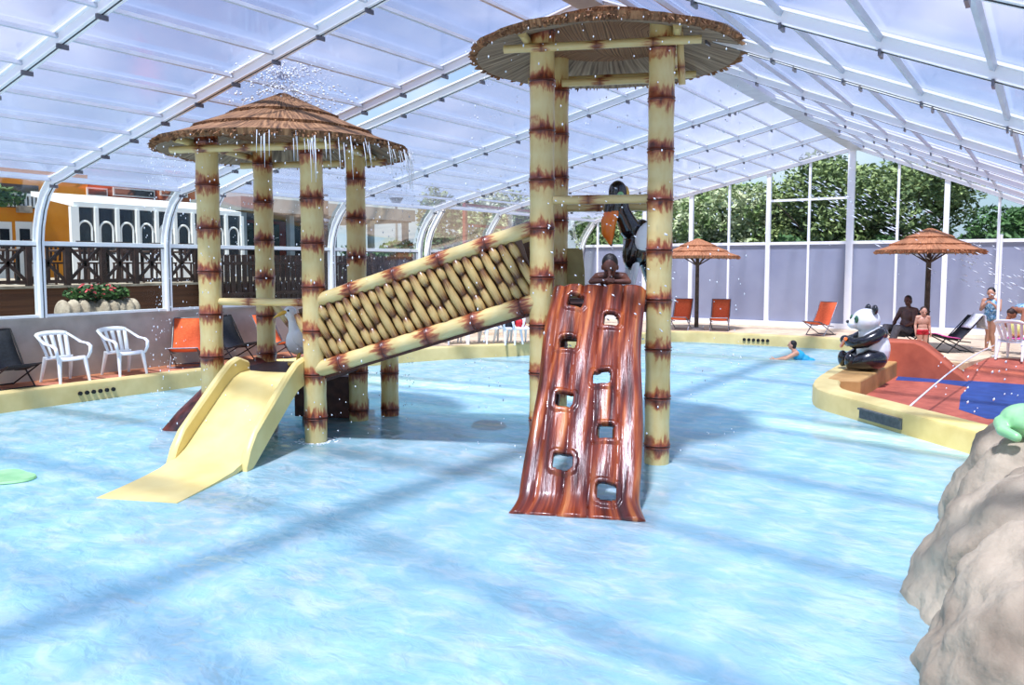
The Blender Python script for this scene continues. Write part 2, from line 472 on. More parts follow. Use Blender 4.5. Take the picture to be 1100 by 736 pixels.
def bake(o):
    dg = bpy.context.evaluated_depsgraph_get(); dg.update()
    me = bpy.data.meshes.new_from_object(o.evaluated_get(dg))
    o.modifiers.clear(); old = o.data; o.data = me; me.name = o.name
    return o

def fused(name, g, m, parent=None, voxel=0.012, smooth=4, disp=None):
    """one continuous surface grown over overlapping closed shapes"""
    o = build(name, g, m, parent, smooth=0)
    r = o.modifiers.new('r', 'REMESH'); r.mode = 'VOXEL'; r.voxel_size = voxel; r.use_smooth_shade = True
    if smooth:
        q = o.modifiers.new('s', 'SMOOTH'); q.iterations = smooth; q.factor = 0.5
    for tex, strength in disp or []:
        d = o.modifiers.new('d', 'DISPLACE'); d.texture = tex; d.strength = strength; d.mid_level = 0.5
    bake(o)
    o.data.shade_smooth()
    return o

def tag(o, label, cat, group=None, kind=None):
    o['label'] = label; o['category'] = cat
    if group: o['group'] = group
    if kind: o['kind'] = kind
    return o

def thing(name, label, cat, loc=(0, 0, 0), rz=0.0, group=None):
    o = bpy.data.objects.new(name, None); COL.objects.link(o)
    o.empty_display_size = 0.2
    o.location = loc; o.rotation_euler = (0, 0, rz)
    return tag(o, label, cat, group)

def struct(name, g, m, label=None, parent=None, **k):
    o = build(name, g, m, parent, **k)
    if not parent:
        o['kind'] = 'structure'
        if label: o['label'] = label
    return o

def copy_tree(o, label=None, loc=None, rz=None, parent=None):
    c = o.copy(); COL.objects.link(c)
    if parent: c.parent = parent
    if label: c['label'] = label
    if loc is not None: c.location = loc
    if rz is not None: c.rotation_euler = (0, 0, rz)
    for ch in list(o.children): copy_tree(ch, parent=c)
    return c

def facing(d): return math.atan2(d[0], -d[1])          # turn that points a thing's front (-Y) along d

# ------------------------------------------------------------------ the hall: basin, water, deck, walls
WX, GY, RX = -14.3, 25.7, 2.6          # left wall, far gable, right wall
DECK = 0.3
# pool edge (water side of the kerb), from behind the camera up the left side, across the far end and down to the splash pad
EDGE = [(1.9, 2.3), (0.6, 1.2), (-1.5, 0.3), (-4.0, -1.5), (-8.0, -3.5), (-12.5, -3.2), (-13.15, -2.0), (-13.2, 2.0), (-13.25, 5.8), (-13.2, 7.2), (-13.15, 8.2), (-13.1, 9.3), (-12.9, 11.2), (-12.4, 13.4), (-11.7, 15.0),
        (-10.7, 16.4), (-10.0, 18.4), (-9.6, 20.4), (-9.25, 21.6), (-8.6, 22.1), (-7.4, 22.15), (-5.9, 22.2), (-4.7, 22.3), (-4.0, 22.0), (-3.6, 21.0), (-3.45, 19.0), (-3.4, 17.0), (-3.35, 15.0), (-3.25, 13.9), (-3.05, 13.2), (-2.8, 12.85), (-2.45, 12.55), (-1.6, 11.75),
        (-0.8, 11.0), (0.4, 9.85), (1.9, 8.4)]
def smooth_path(pts, it=2):
    for _ in range(it):
        q = [pts[0]]
        for a, b in zip(pts, pts[1:]):
            q += [(a[0] * .75 + b[0] * .25, a[1] * .75 + b[1] * .25), (a[0] * .25 + b[0] * .75, a[1] * .25 + b[1] * .75)]
        pts = q + [pts[-1]]
    return pts
EDGE = smooth_path(EDGE, 1)
def offset_path(path, d):
    out = []
    for i, p in enumerate(path):
        a = Vector(path[max(i - 1, 0)]); b = Vector(path[min(i + 1, len(path) - 1)])
        t = (b - a).normalized(); out.append((p[0] - t.y * d, p[1] + t.x * d))
    return out
pool_poly = EDGE
g = G(); g.prism(offset_path(EDGE, 0.1), -0.62, -0.5); struct('pool_floor', g, 'basin', smooth=0)
g = G(); vs = [(x, y, 0) for x, y in offset_path(EDGE, 0.02)]; g.add(vs, [tuple(range(len(vs)))])
o = struct('pool_water', g, 'water', 'pale blue rippled pool water around the play towers', smooth=0)

i_s = next(i for i, p in enumerate(EDGE) if p[1] > 16 and p[0] > -3.6 and p[0] < -3.2)      # where the splash pad's bench begins
def kerb_run(path, name, label, width, top, m='kerb'):
    prof = [(0, -0.6), (0, top - 0.06), (0.015, top - 0.02), (0.05, top), (width - 0.03, top), (width, top - 0.03), (width, -0.4)]
    paths = [offset_path(path, d) for d, z in prof]
    g = G(); g.sheet([[(paths[k][i][0], paths[k][i][1], prof[k][1]) for k in range(len(prof))] for i in range(len(path))])
    return struct(name, g, m, label)
i_far = next(i for i, p in enumerate(EDGE) if p[0] > -4.2 and p[1] > 21)
k1 = kerb_run([p for p in EDGE[:i_far + 1]], 'trim_1', 'yellow kerb along the left and far pool edge', -0.3 * -1, 0.31)
k2 = kerb_run([p for p in EDGE[i_far:]], 'trim_2', 'broad yellow kerb around the splash pad', 0.42, 0.31)
# overflow slots in the kerb face
def slots(kerb, p, q, z, n, r):
    for k in range(n):
        t = k / (n - 1); c = Vector((p[0] + (q[0] - p[0]) * t, p[1] + (q[1] - p[1]) * t, z))
        nrm = Vector((-(q[1] - p[1]), q[0] - p[0], 0)).normalized()
        g = G(); g.tube([c - nrm * 0.03, c + nrm * 0.03], r, 12); build('overflow_hole', g, 'slot', kerb)
def near_edge(x, y):
    best = min(((Vector((x, y)) - Vector(a)).length, i) for i, a in enumerate(EDGE))[1]
    return best
def on_edge(y=None, x=None, lo=0, hi=None):
    for a, b in zip(EDGE[lo:hi], EDGE[lo + 1:hi]):
        if y is not None and (a[1] - y) * (b[1] - y) <= 0 and a[1] != b[1]:
            t = (y - a[1]) / (b[1] - a[1]); return (a[0] + (b[0] - a[0]) * t, y)
        if x is not None and (a[0] - x) * (b[0] - x) <= 0 and a[0] != b[0]:
            t = (x - a[0]) / (b[0] - a[0]); return (x, a[1] + (b[1] - a[1]) * t)
l0 = next(i for i, p in enumerate(EDGE) if p[0] < -13 and p[1] > 3)
slots(k1, on_edge(y=6.75, lo=l0), on_edge(y=7.3, lo=l0), 0.15, 6, 0.034)
f0 = next(i for i, p in enumerate(EDGE) if p[1] > 22)
slots(k1, on_edge(x=-7.05, lo=f0), on_edge(x=-6.4, lo=f0), 0.15, 6, 0.045)
# long grille in the splash pad kerb
ga, gb = Vector((-2.18, 12.29, 0.12)), Vector((-1.55, 11.70, 0.12))
g = G(); g.bar(ga, gb, 0.06, 0.13); gr = build('overflow_grille', g, 'grille', k2, smooth=0, bevel=0.008)
g = G(); g.bar(ga + Vector((-.02, -.02, .075)), gb + Vector((-.02, -.02, .075)), 0.06, 0.025); build('grille_lip', g, 'grille', gr, smooth=0)

# deck: strip between kerb and walls (left and far sides), near side and right
dpath = offset_path(EDGE, 0.27)
outer = []
left_n = [i for i in range(len(EDGE))]
def deck_strip(idx, outfn, name, m, label):
    g = G(); g.sheet([[(*dpath[i], 0.295), (*outfn(*dpath[i]), 0.295)] for i in idx]); return struct(name, g, m, label, smooth=0)
iL0 = next(i for i, p in enumerate(EDGE) if p[0] < -13.1)
iL1 = next(i for i, p in enumerate(EDGE) if p[1] > 13.3 and p[0] < -12)
deck_strip(range(iL0, iL1 + 1), lambda x, y: (WX, y), 'floor', 'deck', 'terracotta deck beside the left wall')
g = G()
iF1 = i_far
far_pts = [dpath[i] for i in range(iL1, iF1 + 1)]
poly = [(WX, dpath[iL1][1])] + far_pts + [(-3.35, 21.4), (-3.2, 18.25), (-1.3, 18.25), (-1.0, 19.5), (3.0, 20.6), (3.0, GY + .05), (WX, GY + .05)]
g.prism(poly, 0.15, 0.295); struct('floor_far', g, 'deck_pale', 'pale deck before the far gable', smooth=0)
near = [(WX, -6)] + [(WX, dpath[iL0][1])] + [dpath[i] for i in range(iL0, -1, -1)] + [(3.2, 2.4), (3.2, -6)]
g = G(); g.prism(near, 0.1, 0.295); struct('floor_near', g, 'deck', smooth=0)

# splash pad: sunk red floor with blue painted bands
g = G(); g.prism([(-2.95, 13.6), (-2.5, 12.9), (-0.8, 11.3), (1.2, 9.4), (3.2, 8.6), (3.2, 18.6), (-2.9, 18.6)], -0.3, 0.02)
struct('splash_pad_floor', g, 'splash', 'sunken red splash pad floor', smooth=0)
g = G(); g.add([(-1.3, 17.6, .015), (3.2, 17.6, .015), (3.2, 20.7, .3), (-.98, 19.5, .3), (-1.32, 18.2, .18)], [(0, 1, 2, 3, 4)]); struct('floor_slope', g, 'splash', 'red slope from the splash pad up to the far deck', smooth=0)
def painted(px, name, z=0.02):
    pts = [at(x, y, 2, z) for x, y in px]
    g = G(); g.prism([(p.x, p.y) for p in pts], z - 0.01, z + 0.004); return struct(name, g, 'splash_blue', smooth=0)
painted([(966, 403), (1002, 404), (1100, 411), (1160, 415), (1160, 470), (1088, 452), (1060, 450), (1030, 440), (1032, 425), (1040, 416), (1005, 411), (962, 408.5)], 'splash_pad_paint')
# bench block under the panda and the low red wall with its sloping end
g = G(); g.prism([(-3.1, 14.35), (-2.9, 14.2), (-2.55, 14.3), (-2.45, 17.6), (-3.1, 17.6)], -0.3, 0.325)
struct('trim_3', g, 'kerb_side', 'yellow bench kerb under the panda', smooth=0, bevel=0.03)
g = G()
yz = [(17.55, 17.95)]
prof = [(-3.1, -0.2), (-3.1, 0.62), (-2.95, 0.72), (-2.15, 0.72), (-2.0, 0.66), (-1.75, 0.46), (-1.45, 0.2), (-1.2, 0.03), (-1.2, -0.2)]
n = len(prof)
g.add([(x, 17.5, z) for x, z in prof] + [(x, 18.3, z) for x, z in prof],
      [tuple(range(n)), tuple(range(2 * n - 1, n - 1, -1))] + [(i, n + i, n + (i + 1) % n, (i + 1) % n) for i in range(n)])
struct('wall_splash', g, 'ramp', 'low red wall with a sloping end beside the splash pad', smooth=0, bevel=0.02)

# low rendered walls
g = G(); g.box((WX - 0.12, 10, 0.8), (0.24, 34, 1.1)); g.box((WX - 0.1, 10, 1.355), (0.3, 34, 0.03))
struct('wall_left', g, 'concrete', 'low grey rendered wall along the left side', smooth=0)
g = G(); g.box((RX + 0.15, 10, 0.0), (0.2, 34, 0.7)); struct('wall_right', g, 'concrete', smooth=0)

# ------------------------------------------------------------------ enclosure: arches, rafters, purlins, roof sheets
SL, SR, RIDX = 0.217, 0.425, -4.88
def profile(off):
    rz = 5.64 + off
    L = lambda x: rz - SL * (RIDX - x)
    Rr = lambda x: rz - SR * (x - RIDX)
    left = [(WX, 1.37), (WX, 2.66), (WX + .05, 2.95), (WX + .16, 3.24), (WX + .33, 3.5), (WX + .6, 3.72 + off * .8), (WX + .95, L(WX + .95) - .02), (WX + 1.4, L(WX + 1.4)), (-9.5, L(-9.5)), (RIDX, rz)]
    right = [(-2, Rr(-2)), (0.9, Rr(0.9)), (1.5, Rr(1.5) - .05), (2.1, 2.35), (RX - .12, 1.8), (RX, 1.2), (RX + .02, 0.34)]
    return left, right
def sweep(prof, y, w, h, inner=True):
    """box section of width w (along the hall) and depth h, hung under the profile line"""
    rs = []
    for i, p in enumerate(prof):
        a = Vector(prof[max(i - 1, 0)]); b = Vector(prof[min(i + 1, len(prof) - 1)])
        t = (b - a).normalized(); nrm = Vector((t.y, -t.x))         # towards the inside
        q = Vector(p) + nrm * h
        rs.append([(p[0], y - w / 2, p[1]), (p[0], y + w / 2, p[1]), (q.x, y + w / 2, q.y), (q.x, y - w / 2, q.y)])
    return rs
MODS = [(0.0, [-3.6, -1.5, 0.5, 2.45, 4.5, 6.7, 9.05]), (0.09, [9.95, 13.35, 16.55]), (0.17, [16.9, 19.6, 22.5, 25.62])]
tn = 4
for off, ys in MODS:
    pl, pr = profile(off)
    full = pl + pr
    for y in ys:
        g = G(); g.rings(sweep(full, y, 0.1, 0.12)); g.rings(sweep(full, y, 0.18, 0.022))
        tr = struct('trim_%d' % tn, g, 'frame', smooth=0); tn += 1
        lowered = [(p[0], p[1]) for p in full]
        rs = sweep(full, y, 0.016, 0.125); build('gasket', G().rings(rs), 'gasket', tr, smooth=0)
    y0, y1 = ys[0], ys[-1]
    # purlins: one length per roof module
    xs = [RIDX - .8 * k for k in range(1, 11)] + [WX + .62] + [RIDX + .75 * k for k in range(1, 9)]
    for x in xs:
        if x < RIDX: z = 5.64 + off - SL * (RIDX - x); ang = math.atan(SL)
        else: z = 5.64 + off - SR * (x - RIDX); ang = -math.atan(SR)
        if x < WX + .7: z = 3.72 + off * .8
        g = G(); g.box((x, (y0 + y1) / 2, z - 0.045), (0.036, y1 - y0, 0.045), mtx=Matrix.Rotation(-ang, 3, 'Y'))
        tr = struct('trim_%d' % tn, g, 'bracket', smooth=0); tn += 1
        for y in ys:
            g = G(); g.box((x, y, z - 0.15), (0.02, 0.13, 0.05)); build('purlin_bracket', g, 'steel', tr, smooth=0)
    g = G(); g.box((RIDX, (y0 + y1) / 2, 5.55 + off), (0.34, y1 - y0, 0.1)); struct('trim_%d' % tn, g, 'bracket', 'ridge beam of the roof', smooth=0); tn += 1
    # glazed skin: roof polycarbonate from the eave to the ridge and down the right side
    sk = [p for p in full if not (p[0] < WX + .58 or p[0] > 1.6)]
    g = G(); g.sheet([[(p[0], y, p[1] + 0.012) for p in sk] for y in (y0, y1)])
    struct('ceiling' if off == 0 else 'ceiling_%d' % (2 if off < .1 else 3), g, 'roof', 'clear polycarbonate roof sheets', smooth=60)
    g = G(); g.sheet([[(p[0] + .012, y, p[1]) for p in full if p[0] > 1.4] for y in (y0, y1)])
    struct('window_right', g, 'glass', smooth=60)
wn_ = 1
ally = sorted(y for o_, ys in MODS for y in ys)
for a, b in zip(ally, ally[1:]):
    if b - a < 0.5: continue
    g = G(); g.sheet([[(WX - .01, y, 1.38), (WX - .01, y, 2.6)] for y in (a + .05, b - .05)])
    w = struct('window_%d' % wn_, g, 'glass', 'clear lower side pane', smooth=0); wn_ += 1
    g = G(); g.box((WX + .02, (a + b) / 2, 2.64), (.07, b - a - .1, .075)); g.box((WX + .02, (a + b) / 2, 1.4), (.07, b - a - .1, .05))
    build('window_frame', g, 'frame', w, smooth=0, bevel=.006)
    g = G(); g.box((WX + .02, (a + b) / 2, 2.592), (.05, b - a - .1, .018)); build('seal', g, 'gasket', w, smooth=0)
    pl, pr = profile(0.0 if a < 9 else .09 if a < 16 else .17)
    cur = [p for p in pl[1:6]]
    g = G(); g.sheet([[(p[0] - .01, y, p[1]) for p in cur] for y in (a + .05, b - .05)])
    w = struct('window_%d' % wn_, g, 'glass', 'curved upper side pane', smooth=60); wn_ += 1
    g = G(); g.box((cur[-1][0], (a + b) / 2, cur[-1][1] - .01), (.07, b - a - .1, .07)); build('window_frame', g, 'frame', w, smooth=0)

# far gable: posts, transoms, grey film below, clear panes above
pl, pr = profile(.17)
gp = [(-13.6, 0), (-11.75, 1), (-10.05, 1), (-8.75, 0), (-7.47, 1), (-6.22, 0), (-5.02, 2), (-3.72, 0), (-2.46, 1), (-1.18, 0), (0.05, 1), (1.2, 0)]
def top_at(x):
    pts = pl + pr
    for a, b in zip(pts, pts[1:]):
        if a[0] <= x <= b[0] and a[0] != b[0]: return a[1] + (b[1] - a[1]) * (x - a[0]) / (b[0] - a[0])
    return 1.4
SILL = 2.93
for x, k in gp:
    w = (.07, .14, .2)[k]
    g = G(); g.box((x, GY - .02, (DECK + top_at(x)) / 2), (w, .1 + .03 * k, top_at(x) - DECK)); struct('trim_%d' % tn, g, 'frame', smooth=0, bevel=.008); tn += 1
g = G(); g.box(((WX + RX) / 2, GY - .02, SILL), (RX - WX, .08, .09)); struct('trim_%d' % tn, g, 'frame', 'white sill rail across the gable', smooth=0); tn += 1
g = G(); g.box(((-7.47 - 5.02) / 2, GY - .02, 4.28), (2.4, .07, .07)); struct('trim_%d' % tn, g, 'frame', smooth=0); tn += 1
g = G(); g.box(((WX + RX) / 2, GY - .07, .38), (RX - WX, .09, .16)); struct('baseboard_far', g, 'frame', 'white sole rail under the grey panels', smooth=0)
xs = [WX + .05] + [x for x, k in gp] + [RX]
g = G()
for a, b in zip(xs, xs[1:]):
    g.box(((a + b) / 2, GY + .01, (0.3 + SILL) / 2), (b - a, .025, SILL - .3))
struct('wall_far', g, 'film', 'grey translucent lower panels of the far gable', smooth=0)
for a, b in zip(xs, xs[1:]):
    mid = [x for x in (RIDX,) if a < x < b]
    top = [(x, top_at(x) - .02) for x in [b] + mid + [a]]
    poly = [(a, SILL), (b, SILL)] + [p for p in top if p[1] > SILL + .03]
    if len(poly) < 3: continue
    g = G(); g.add([(x, GY, z) for x, z in poly], [tuple(range(len(poly)))]); struct('window_%d' % wn_, g, 'glass', 'clear upper gable pane', smooth=0); wn_ += 1

# ------------------------------------------------------------------ play towers
TA = R(23)
TU, TV = Vector((math.cos(TA), math.sin(TA), 0)), Vector((-math.sin(TA), math.cos(TA), 0))
LT, RT_ = Vector((-8.72, 7.34, 0)), Vector((-4.55, 8.76, 0))

def thatch_roof(parent, rim, rad, rise, m='thatch', under='thatch_under', strands=420, tiers=3, name='thatch_roof'):
    """layered straw hat: each tier a skirt with its own ragged straw edge"""
    rnd = random.Random(int(rad * 1000) + int(rim * 100))
    prof = lambda r: rim + rise * (1 - r / rad) ** 1.12
    edges = [rad * k for k in ((1.0, .72, .44) if tiers == 3 else (1.0, .6))]
    base = None
    for k, e in enumerate(edges):
        top = 0.03 if k == len(edges) - 1 else edges[k + 1] * 0.8
        g = G()
        ph = [rnd.uniform(0, 6) for _ in range(3)]
        wob = lambda t, i: 0.012 * math.sin(9 * t + ph[0]) + 0.01 * math.sin(23 * t + ph[1])
        up = 0.035 * k + 0.03
        n = 7
        outer = [(e + (top - e) * j / n, prof(e + (top - e) * j / n) + up) for j in range(n + 1)]
        inner = [(e - 0.03, prof(e) + up - 0.075)] + [(max(top, .02), prof(max(top, .02)) + up - .07)]
        g.lathe(list(reversed(inner)) + outer if False else inner[::-1] + outer, n=72, wob=wob)
        for _ in range(int(strands * e / rad)):
            t = rnd.uniform(0, 2 * math.pi); L = rnd.uniform(.02, .06); w = .012
            r0 = e - .02; dr = rnd.uniform(.01, .05)
            z0 = prof(e) + up - rnd.uniform(0, .06)
            c, s_ = math.cos(t), math.sin(t)
            p = [(r0 * c - w * s_, r0 * s_ + w * c, z0), (r0 * c + w * s_, r0 * s_ - w * c, z0), ((e + dr) * c, (e + dr) * s_, z0 - L * .8)]
            q = [(x * .97, y * .97, z - .012) for x, y, z in p]
            g.add(p + q, [(0, 1, 2), (5, 4, 3), (0, 3, 4, 1), (1, 4, 5, 2), (2, 5, 3, 0)], [t * 1.3] * 6, [rnd.random() * .3] * 6)
        if base is None:
            base = build(name, g, m, parent, smooth=50)
        else:
            build('thatch_tier', g, m, base, smooth=50)
    g = G(); g.lathe([(rad - .06, rim - .05), (rad * .6, prof(rad * .6) - .06), (.05, prof(.05) - .06), (.05, prof(.05) - .03), (rad * .6, prof(rad * .6) - .03), (rad - .06, rim - .02), (rad - .06, rim - .05)], n=60, caps=False)
    build('roof_lining', g, under, base, smooth=50)
    g = G(); g.tube([(0, 0, prof(0) - .02), (0, 0, prof(0) + .05), (0, 0, prof(0) + .075)], [.1, .06, .02], 14)
    build('straw_tip', g, m, base)
    return base

def tower(name, label, c, half, zt, plat, rim, rad, rise, phases):
    t = thing(name, label, 'play tower', (c.x, c.y, 0), TA)
    for k, (i, j) in enumerate(((-1, -1), (1, -1), (1, 1), (-1, 1))):
        g = G(); g.bamboo((i * half, j * half, -.55), (i * half, j * half, zt), .145 if j < 0 else .14, .56, phases[k], 20)
        build('post', g, 'bamboo', t, smooth=50)
    g = G(); g.box((0, 0, plat - .05), (2 * half + .1, 2 * half + .1, .09)); build('platform', g, 'deck_wood', t, smooth=0, bevel=.012)
    e = half + .42; rb = rim - .08
    for p, q in (((-e, -half - .14, rb), (e, -half - .14, rb)), ((-e, half + .14, rb), (e, half + .14, rb)),
                 ((-half - .16, -e, rb + .09), (-half - .16, e, rb + .09)), ((half + .16, -e, rb + .09), (half + .16, e, rb + .09))):
        g = G(); g.bamboo(p, q, .048, .62, .3, 12); build('roof_beam', g, 'bamboo_pole', t, smooth=50)
    # braces from the post heads out to the thatch
    for i in (-1, 1):
        for j in (-1, 1):
            g = G(); g.bamboo((i * half, j * half, rim - .12), (i * (half + .2), j * (half + .12), rim + .04), .034, .5, .2, 10); build('roof_brace', g, 'bamboo_pole', t, smooth=50)
    thatch_roof(t, rim, rad, rise)
    return t

lt = tower('play_tower', 'low bamboo hut with a thatched roof and the yellow slide at its front', LT, .725, 3.98, .84, 3.84, 1.67, .68, (.1, .45, .75, .3))
g = G(); g.bamboo((-.72, -.725, 1.80), (.72, -.725, 1.80), .05, .7, .2, 12); build('rail', g, 'bamboo_pole', lt, smooth=50)
g = G(); g.bamboo((-.62, .72, 1.74), (-.02, .72, 1.02), .06, .6, .3, 12); build('handrail', g, 'bamboo_pole', lt, smooth=50)
# dark log ramp down the left side, dark steps at the back
g = G()
for k in range(5):
    y = -.42 + k * .22
    g.tube([(-.66, y, .84), (-1.0, y, .5), (-1.35, y, .2), (-1.8, y, -.3)], [.12, .125, .12, .13], 12)
build('log_ramp', g, 'log_dark', lt, smooth=60)
g = G()
for k in range(4): g.box((.15, .86 + .24 * k, .62 - .22 * k - .3), (.9, .26, .62))
build('rear_steps', g, 'deck_wood', lt, smooth=0, bevel=.015)
g = G(); g.bamboo((0, 0, -.55), (0, 0, 1.2), .135, .56, .2, 18)

rt = tower('play_tower', 'tall bamboo tower with a thatched roof and the red log climbing wall at its front', RT_, .675, 5.0, 1.84, 4.81, 1.63, .5, (.2, .65, .4, .9))
for y, z in ((-.675, 3.03), (.675, 3.03)):
    g = G(); g.bamboo((-.67, y, z), (.67, y, z), .052, .9, .4, 12); build('rail', g, 'bamboo_pole', rt, smooth=50)
# lower pole under the far beam and the short hanging spout by the right post
g = G(); g.bamboo((-.6, .5, 4.62), (.6, .5, 4.62), .05, .7, .3, 12); build('roof_beam', g, 'bamboo_pole', rt, smooth=50)
g = G(); g.bamboo((.86, -.66, 4.9), (.9, -.6, 4.3), .04, .6, .3, 12); build('water_spout', g, 'bamboo_pole', rt, smooth=50)
# curved side screen at the back left of the upper deck
g = G(); g.rings([[(-.35 + .4 * s_, .64 + d, z) for s_, z in ((-.5, 1.84), (.12, 1.84), (.1, 2.2), (0.02, 2.5), (-.5, 2.5))] for d in (0, .04)])
build('side_screen', g, 'olive', rt, smooth=0, bevel=.01)

# bamboo bridge between the towers
bl0 = LT + .725 * TU - .725 * TV; bl1 = RT_ - .675 * TU - .675 * TV
bf0 = LT + .725 * TU + .725 * TV; bf1 = RT_ - .675 * TU + .675 * TV
br = thing('bamboo_bridge', 'sloping bamboo bridge with woven sides joining the two towers', 'bridge', (bl0.x, bl0.y, 0), 0)
O = Vector((bl0.x, bl0.y, 0))
def panel(p0, p1, zb0, zb1, h, out, name):
    p0, p1 = p0 - O, p1 - O
    d2 = (p1 - p0).normalized()
    p0 = p0 + d2 * .02; p1 = p1 - d2 * .02
    up0, up1 = Vector((0, 0, zb0)), Vector((0, 0, zb1)); H = Vector((0, 0, h))
    g = G(); g.bamboo(p0 + up0 + H, p1 + up1 + H, .092, .62, .1, 18); build('top_rail', g, 'bamboo', br, smooth=50)
    g = G(); g.bamboo(p0 + up0 + out * .02, p1 + up1 + out * .02, .105, .62, .35, 18); build('bottom_rail', g, 'bamboo', br, smooth=50)
    a, b = p0 + up0, p1 + up1
    dirn = (b - a).normalized(); L = (b - a).length
    nrm = out
    perp = nrm.cross(dirn).normalized()
    if perp.z < 0: perp = -perp
    vis = h * dirn.xy.length
    g = G(); N = int(L / .118)
    rnd = random.Random(3)
    lean = Vector((0, 0, 0))
    for k in range(N):
        c = a + dirn * ((k + .5) * L / N)
        cuts = [0.11, .40 + .04 * rnd.random(), .89] if k % 2 == 0 else [0.11, .64 + .04 * rnd.random(), .89]
        if k % 4 == 3: cuts = [.11, .32, .70, .89]
        for q, (u0, u1) in enumerate(zip(cuts, cuts[1:])):
            dep = .012 if (k + q) % 2 else -.02
            pts = []
            for j in range(5):
                w = u0 + (u1 - u0) * (j / 4 * 1.06 - .03)
                pts.append(c + perp * (w * vis) - dirn * (w - .5) * .2 + nrm * (dep + .022 * math.sin(math.pi * j / 4)))
            o = len(g.v)
            g.tube(pts, [.040, .050, .054, .052, .042], 10)
            m_ = len(g.v) - o
            for i in range(o, len(g.v)): g.a[i] = ((i - o) // 10) / 4.0 + k
    build(name, g, 'weave', br, smooth=60)
    g = G(); w0 = a + perp * (vis * .5); 
    g.rings([[a + perp * vis * .04 - nrm * .05, a + perp * vis * .97 - nrm * .05, a + perp * vis * .97 - nrm * .02, a + perp * vis * .04 - nrm * .02],
             [b + perp * vis * .04 - nrm * .05, b + perp * vis * .97 - nrm * .05, b + perp * vis * .97 - nrm * .02, b + perp * vis * .04 - nrm * .02]])
    build('backing_board', g, 'weave', br, smooth=0)
panel(bl0, bl1, .93, 1.86, .88, (-TV).normalized(), 'woven_panel')
panel(bf0, bf1, .93, 1.86, .88, TV.normalized(), 'woven_panel')
g = G(); q = [bl0 - O, bl1 - O, bf1 - O, bf0 - O]
zz = [.86, 1.8, 1.8, .86]
g.rings([[q[i] + Vector((0, 0, zz[i] - .08)) for i in range(4)], [q[i] + Vector((0, 0, zz[i])) for i in range(4)]])
build('bridge_deck', g, 'deck_wood', br, smooth=0)
sp = at(419, 446, 2, 0) - O
g = G(); g.bamboo((sp.x, sp.y, -.55), (sp.x, sp.y, 1.15), .135, .56, .85, 18); build('support_post', g, 'bamboo', br, smooth=50)

# yellow slide
sl = thing('water_slide', 'short yellow slide running from the low hut down into the pool', 'slide', tuple(LT + TU * .13 - TV * .72), TA)
path = [(0.12, .87), (-.12, .87), (-.28, .83), (-.5, .71), (-.8, .52), (-1.1, .33), (-1.35, .17), (-1.55, .085), (-1.75, .045), (-2.1, .022), (-2.4, .012), (-2.75, .006)]
g = G(); gs = []
for (y, z) in path:
    gs.append([(x, y, z + (.02 * (abs(x) / .42) ** 4) * max(0, 1 + y / 1.9)) for x in (-.44, -.36, -.2, 0, .2, .36, .44)] + [(x, y, z - .06) for x in (.44, 0, -.44)])
g.rings(gs)
build('slide_bed', g, 'slide', sl, smooth=50)
side = [(0.14, .87, 1.0), (-.1, .87, 1.04), (-.28, .83, 1.04), (-.5, .71, .93), (-.8, .52, .75), (-1.1, .33, .56), (-1.32, .19, .42), (-1.47, .1, .25), (-1.56, -.1, .03)]
for s_ in (-1, 1):
    g = G(); rs = []
    for i, (y, z, zt) in enumerate(side):
        zt2 = z + (.22 if 0 < i < 7 else .14 if i in (0, 7) else .05)
        if i == 8: zt2 = .07
        rs.append([(s_ * .40, y, z - .12), (s_ * .50, y, z - .12), (s_ * .50, y, zt2 - .03), (s_ * .475, y, zt2), (s_ * .425, y, zt2), (s_ * .40, y, zt2 - .03)])
    g.rings(rs); build('side_wall', g, 'slide', sl, smooth=40)

# log climbing wall with hand holes
cw = thing('climbing_wall', 'glossy red brown log climbing wall with eight hand holes', 'climbing wall', tuple(RT_ - TV * .78), TA)
holes = [(-.45, .085), (.34, .18), (-.49, .295), (.26, .455), (-.42, .555), (.39, .685), (-.33, .81), (.43, .915)]
TOP, BOT, ZT, YB = .52, .57, 2.03, -1.95
def wall_pt(u, t, d=0.0):
    hw = TOP + (BOT - TOP) * t
    flare = max(0, (t - .93) / .07) ** 2 * .08
    edge = .018 * math.sin(9 * t + (2 if u > 0 else 0)) * abs(u) ** 3
    x = (hw + flare + edge) * u - .06 * t * (1 - t)
    y = YB * t - .04 * math.sin(math.pi * t)
    z = ZT * (1 - t)
    n = Vector((0, -.72, .69))
    ridge = .04 * math.sqrt(abs(math.cos(2.5 * math.pi * (u * .92 + .1 + .06 * math.sin(5 * t + 1) * t)))) + .02 * math.sin(7.3 * t + 4 * u) * math.sin(3 * u + 9 * t)
    roll = -.06 * max(0, (abs(u) - .85) / .15) ** 2
    return Vector((x, y, z)) + n * (ridge + roll + d) + Vector((0, -flare * 1.2, 0))
NU, NT = 104, 210
def in_hole(u, t, grow=1.0):
    for hu, ht in holes:
        a = (u - hu) / (.175 * grow); b = (t - ht) / (.036 * grow)
        bb = b if b > 0 else b * 1.15
        if a ** 4 + bb ** 4 < 1: return True
    return False
g = G()
vid, fs = {}, []
for i in range(NT + 1):
    for j in range(NU + 1):
        u, t = -1 + 2 * j / NU, i / NT
        lip = .022 if in_hole(u, t, 1.45) else 0
        g.v.append(tuple(wall_pt(u, t, lip))); g.a.append(u); g.b.append(t)
for i in range(NT):
    for j in range(NU):
        if in_hole(-1 + 2 * (j + .5) / NU, (i + .5) / NT): continue
        a = i * (NU + 1) + j; g.f.append((a, a + NU + 1, a + NU + 2, a + 1))
o = build('log_face', g, 'log', cw, smooth=80)
so = o.modifiers.new('solid', 'SOLIDIFY'); so.thickness = .07; so.offset = -1
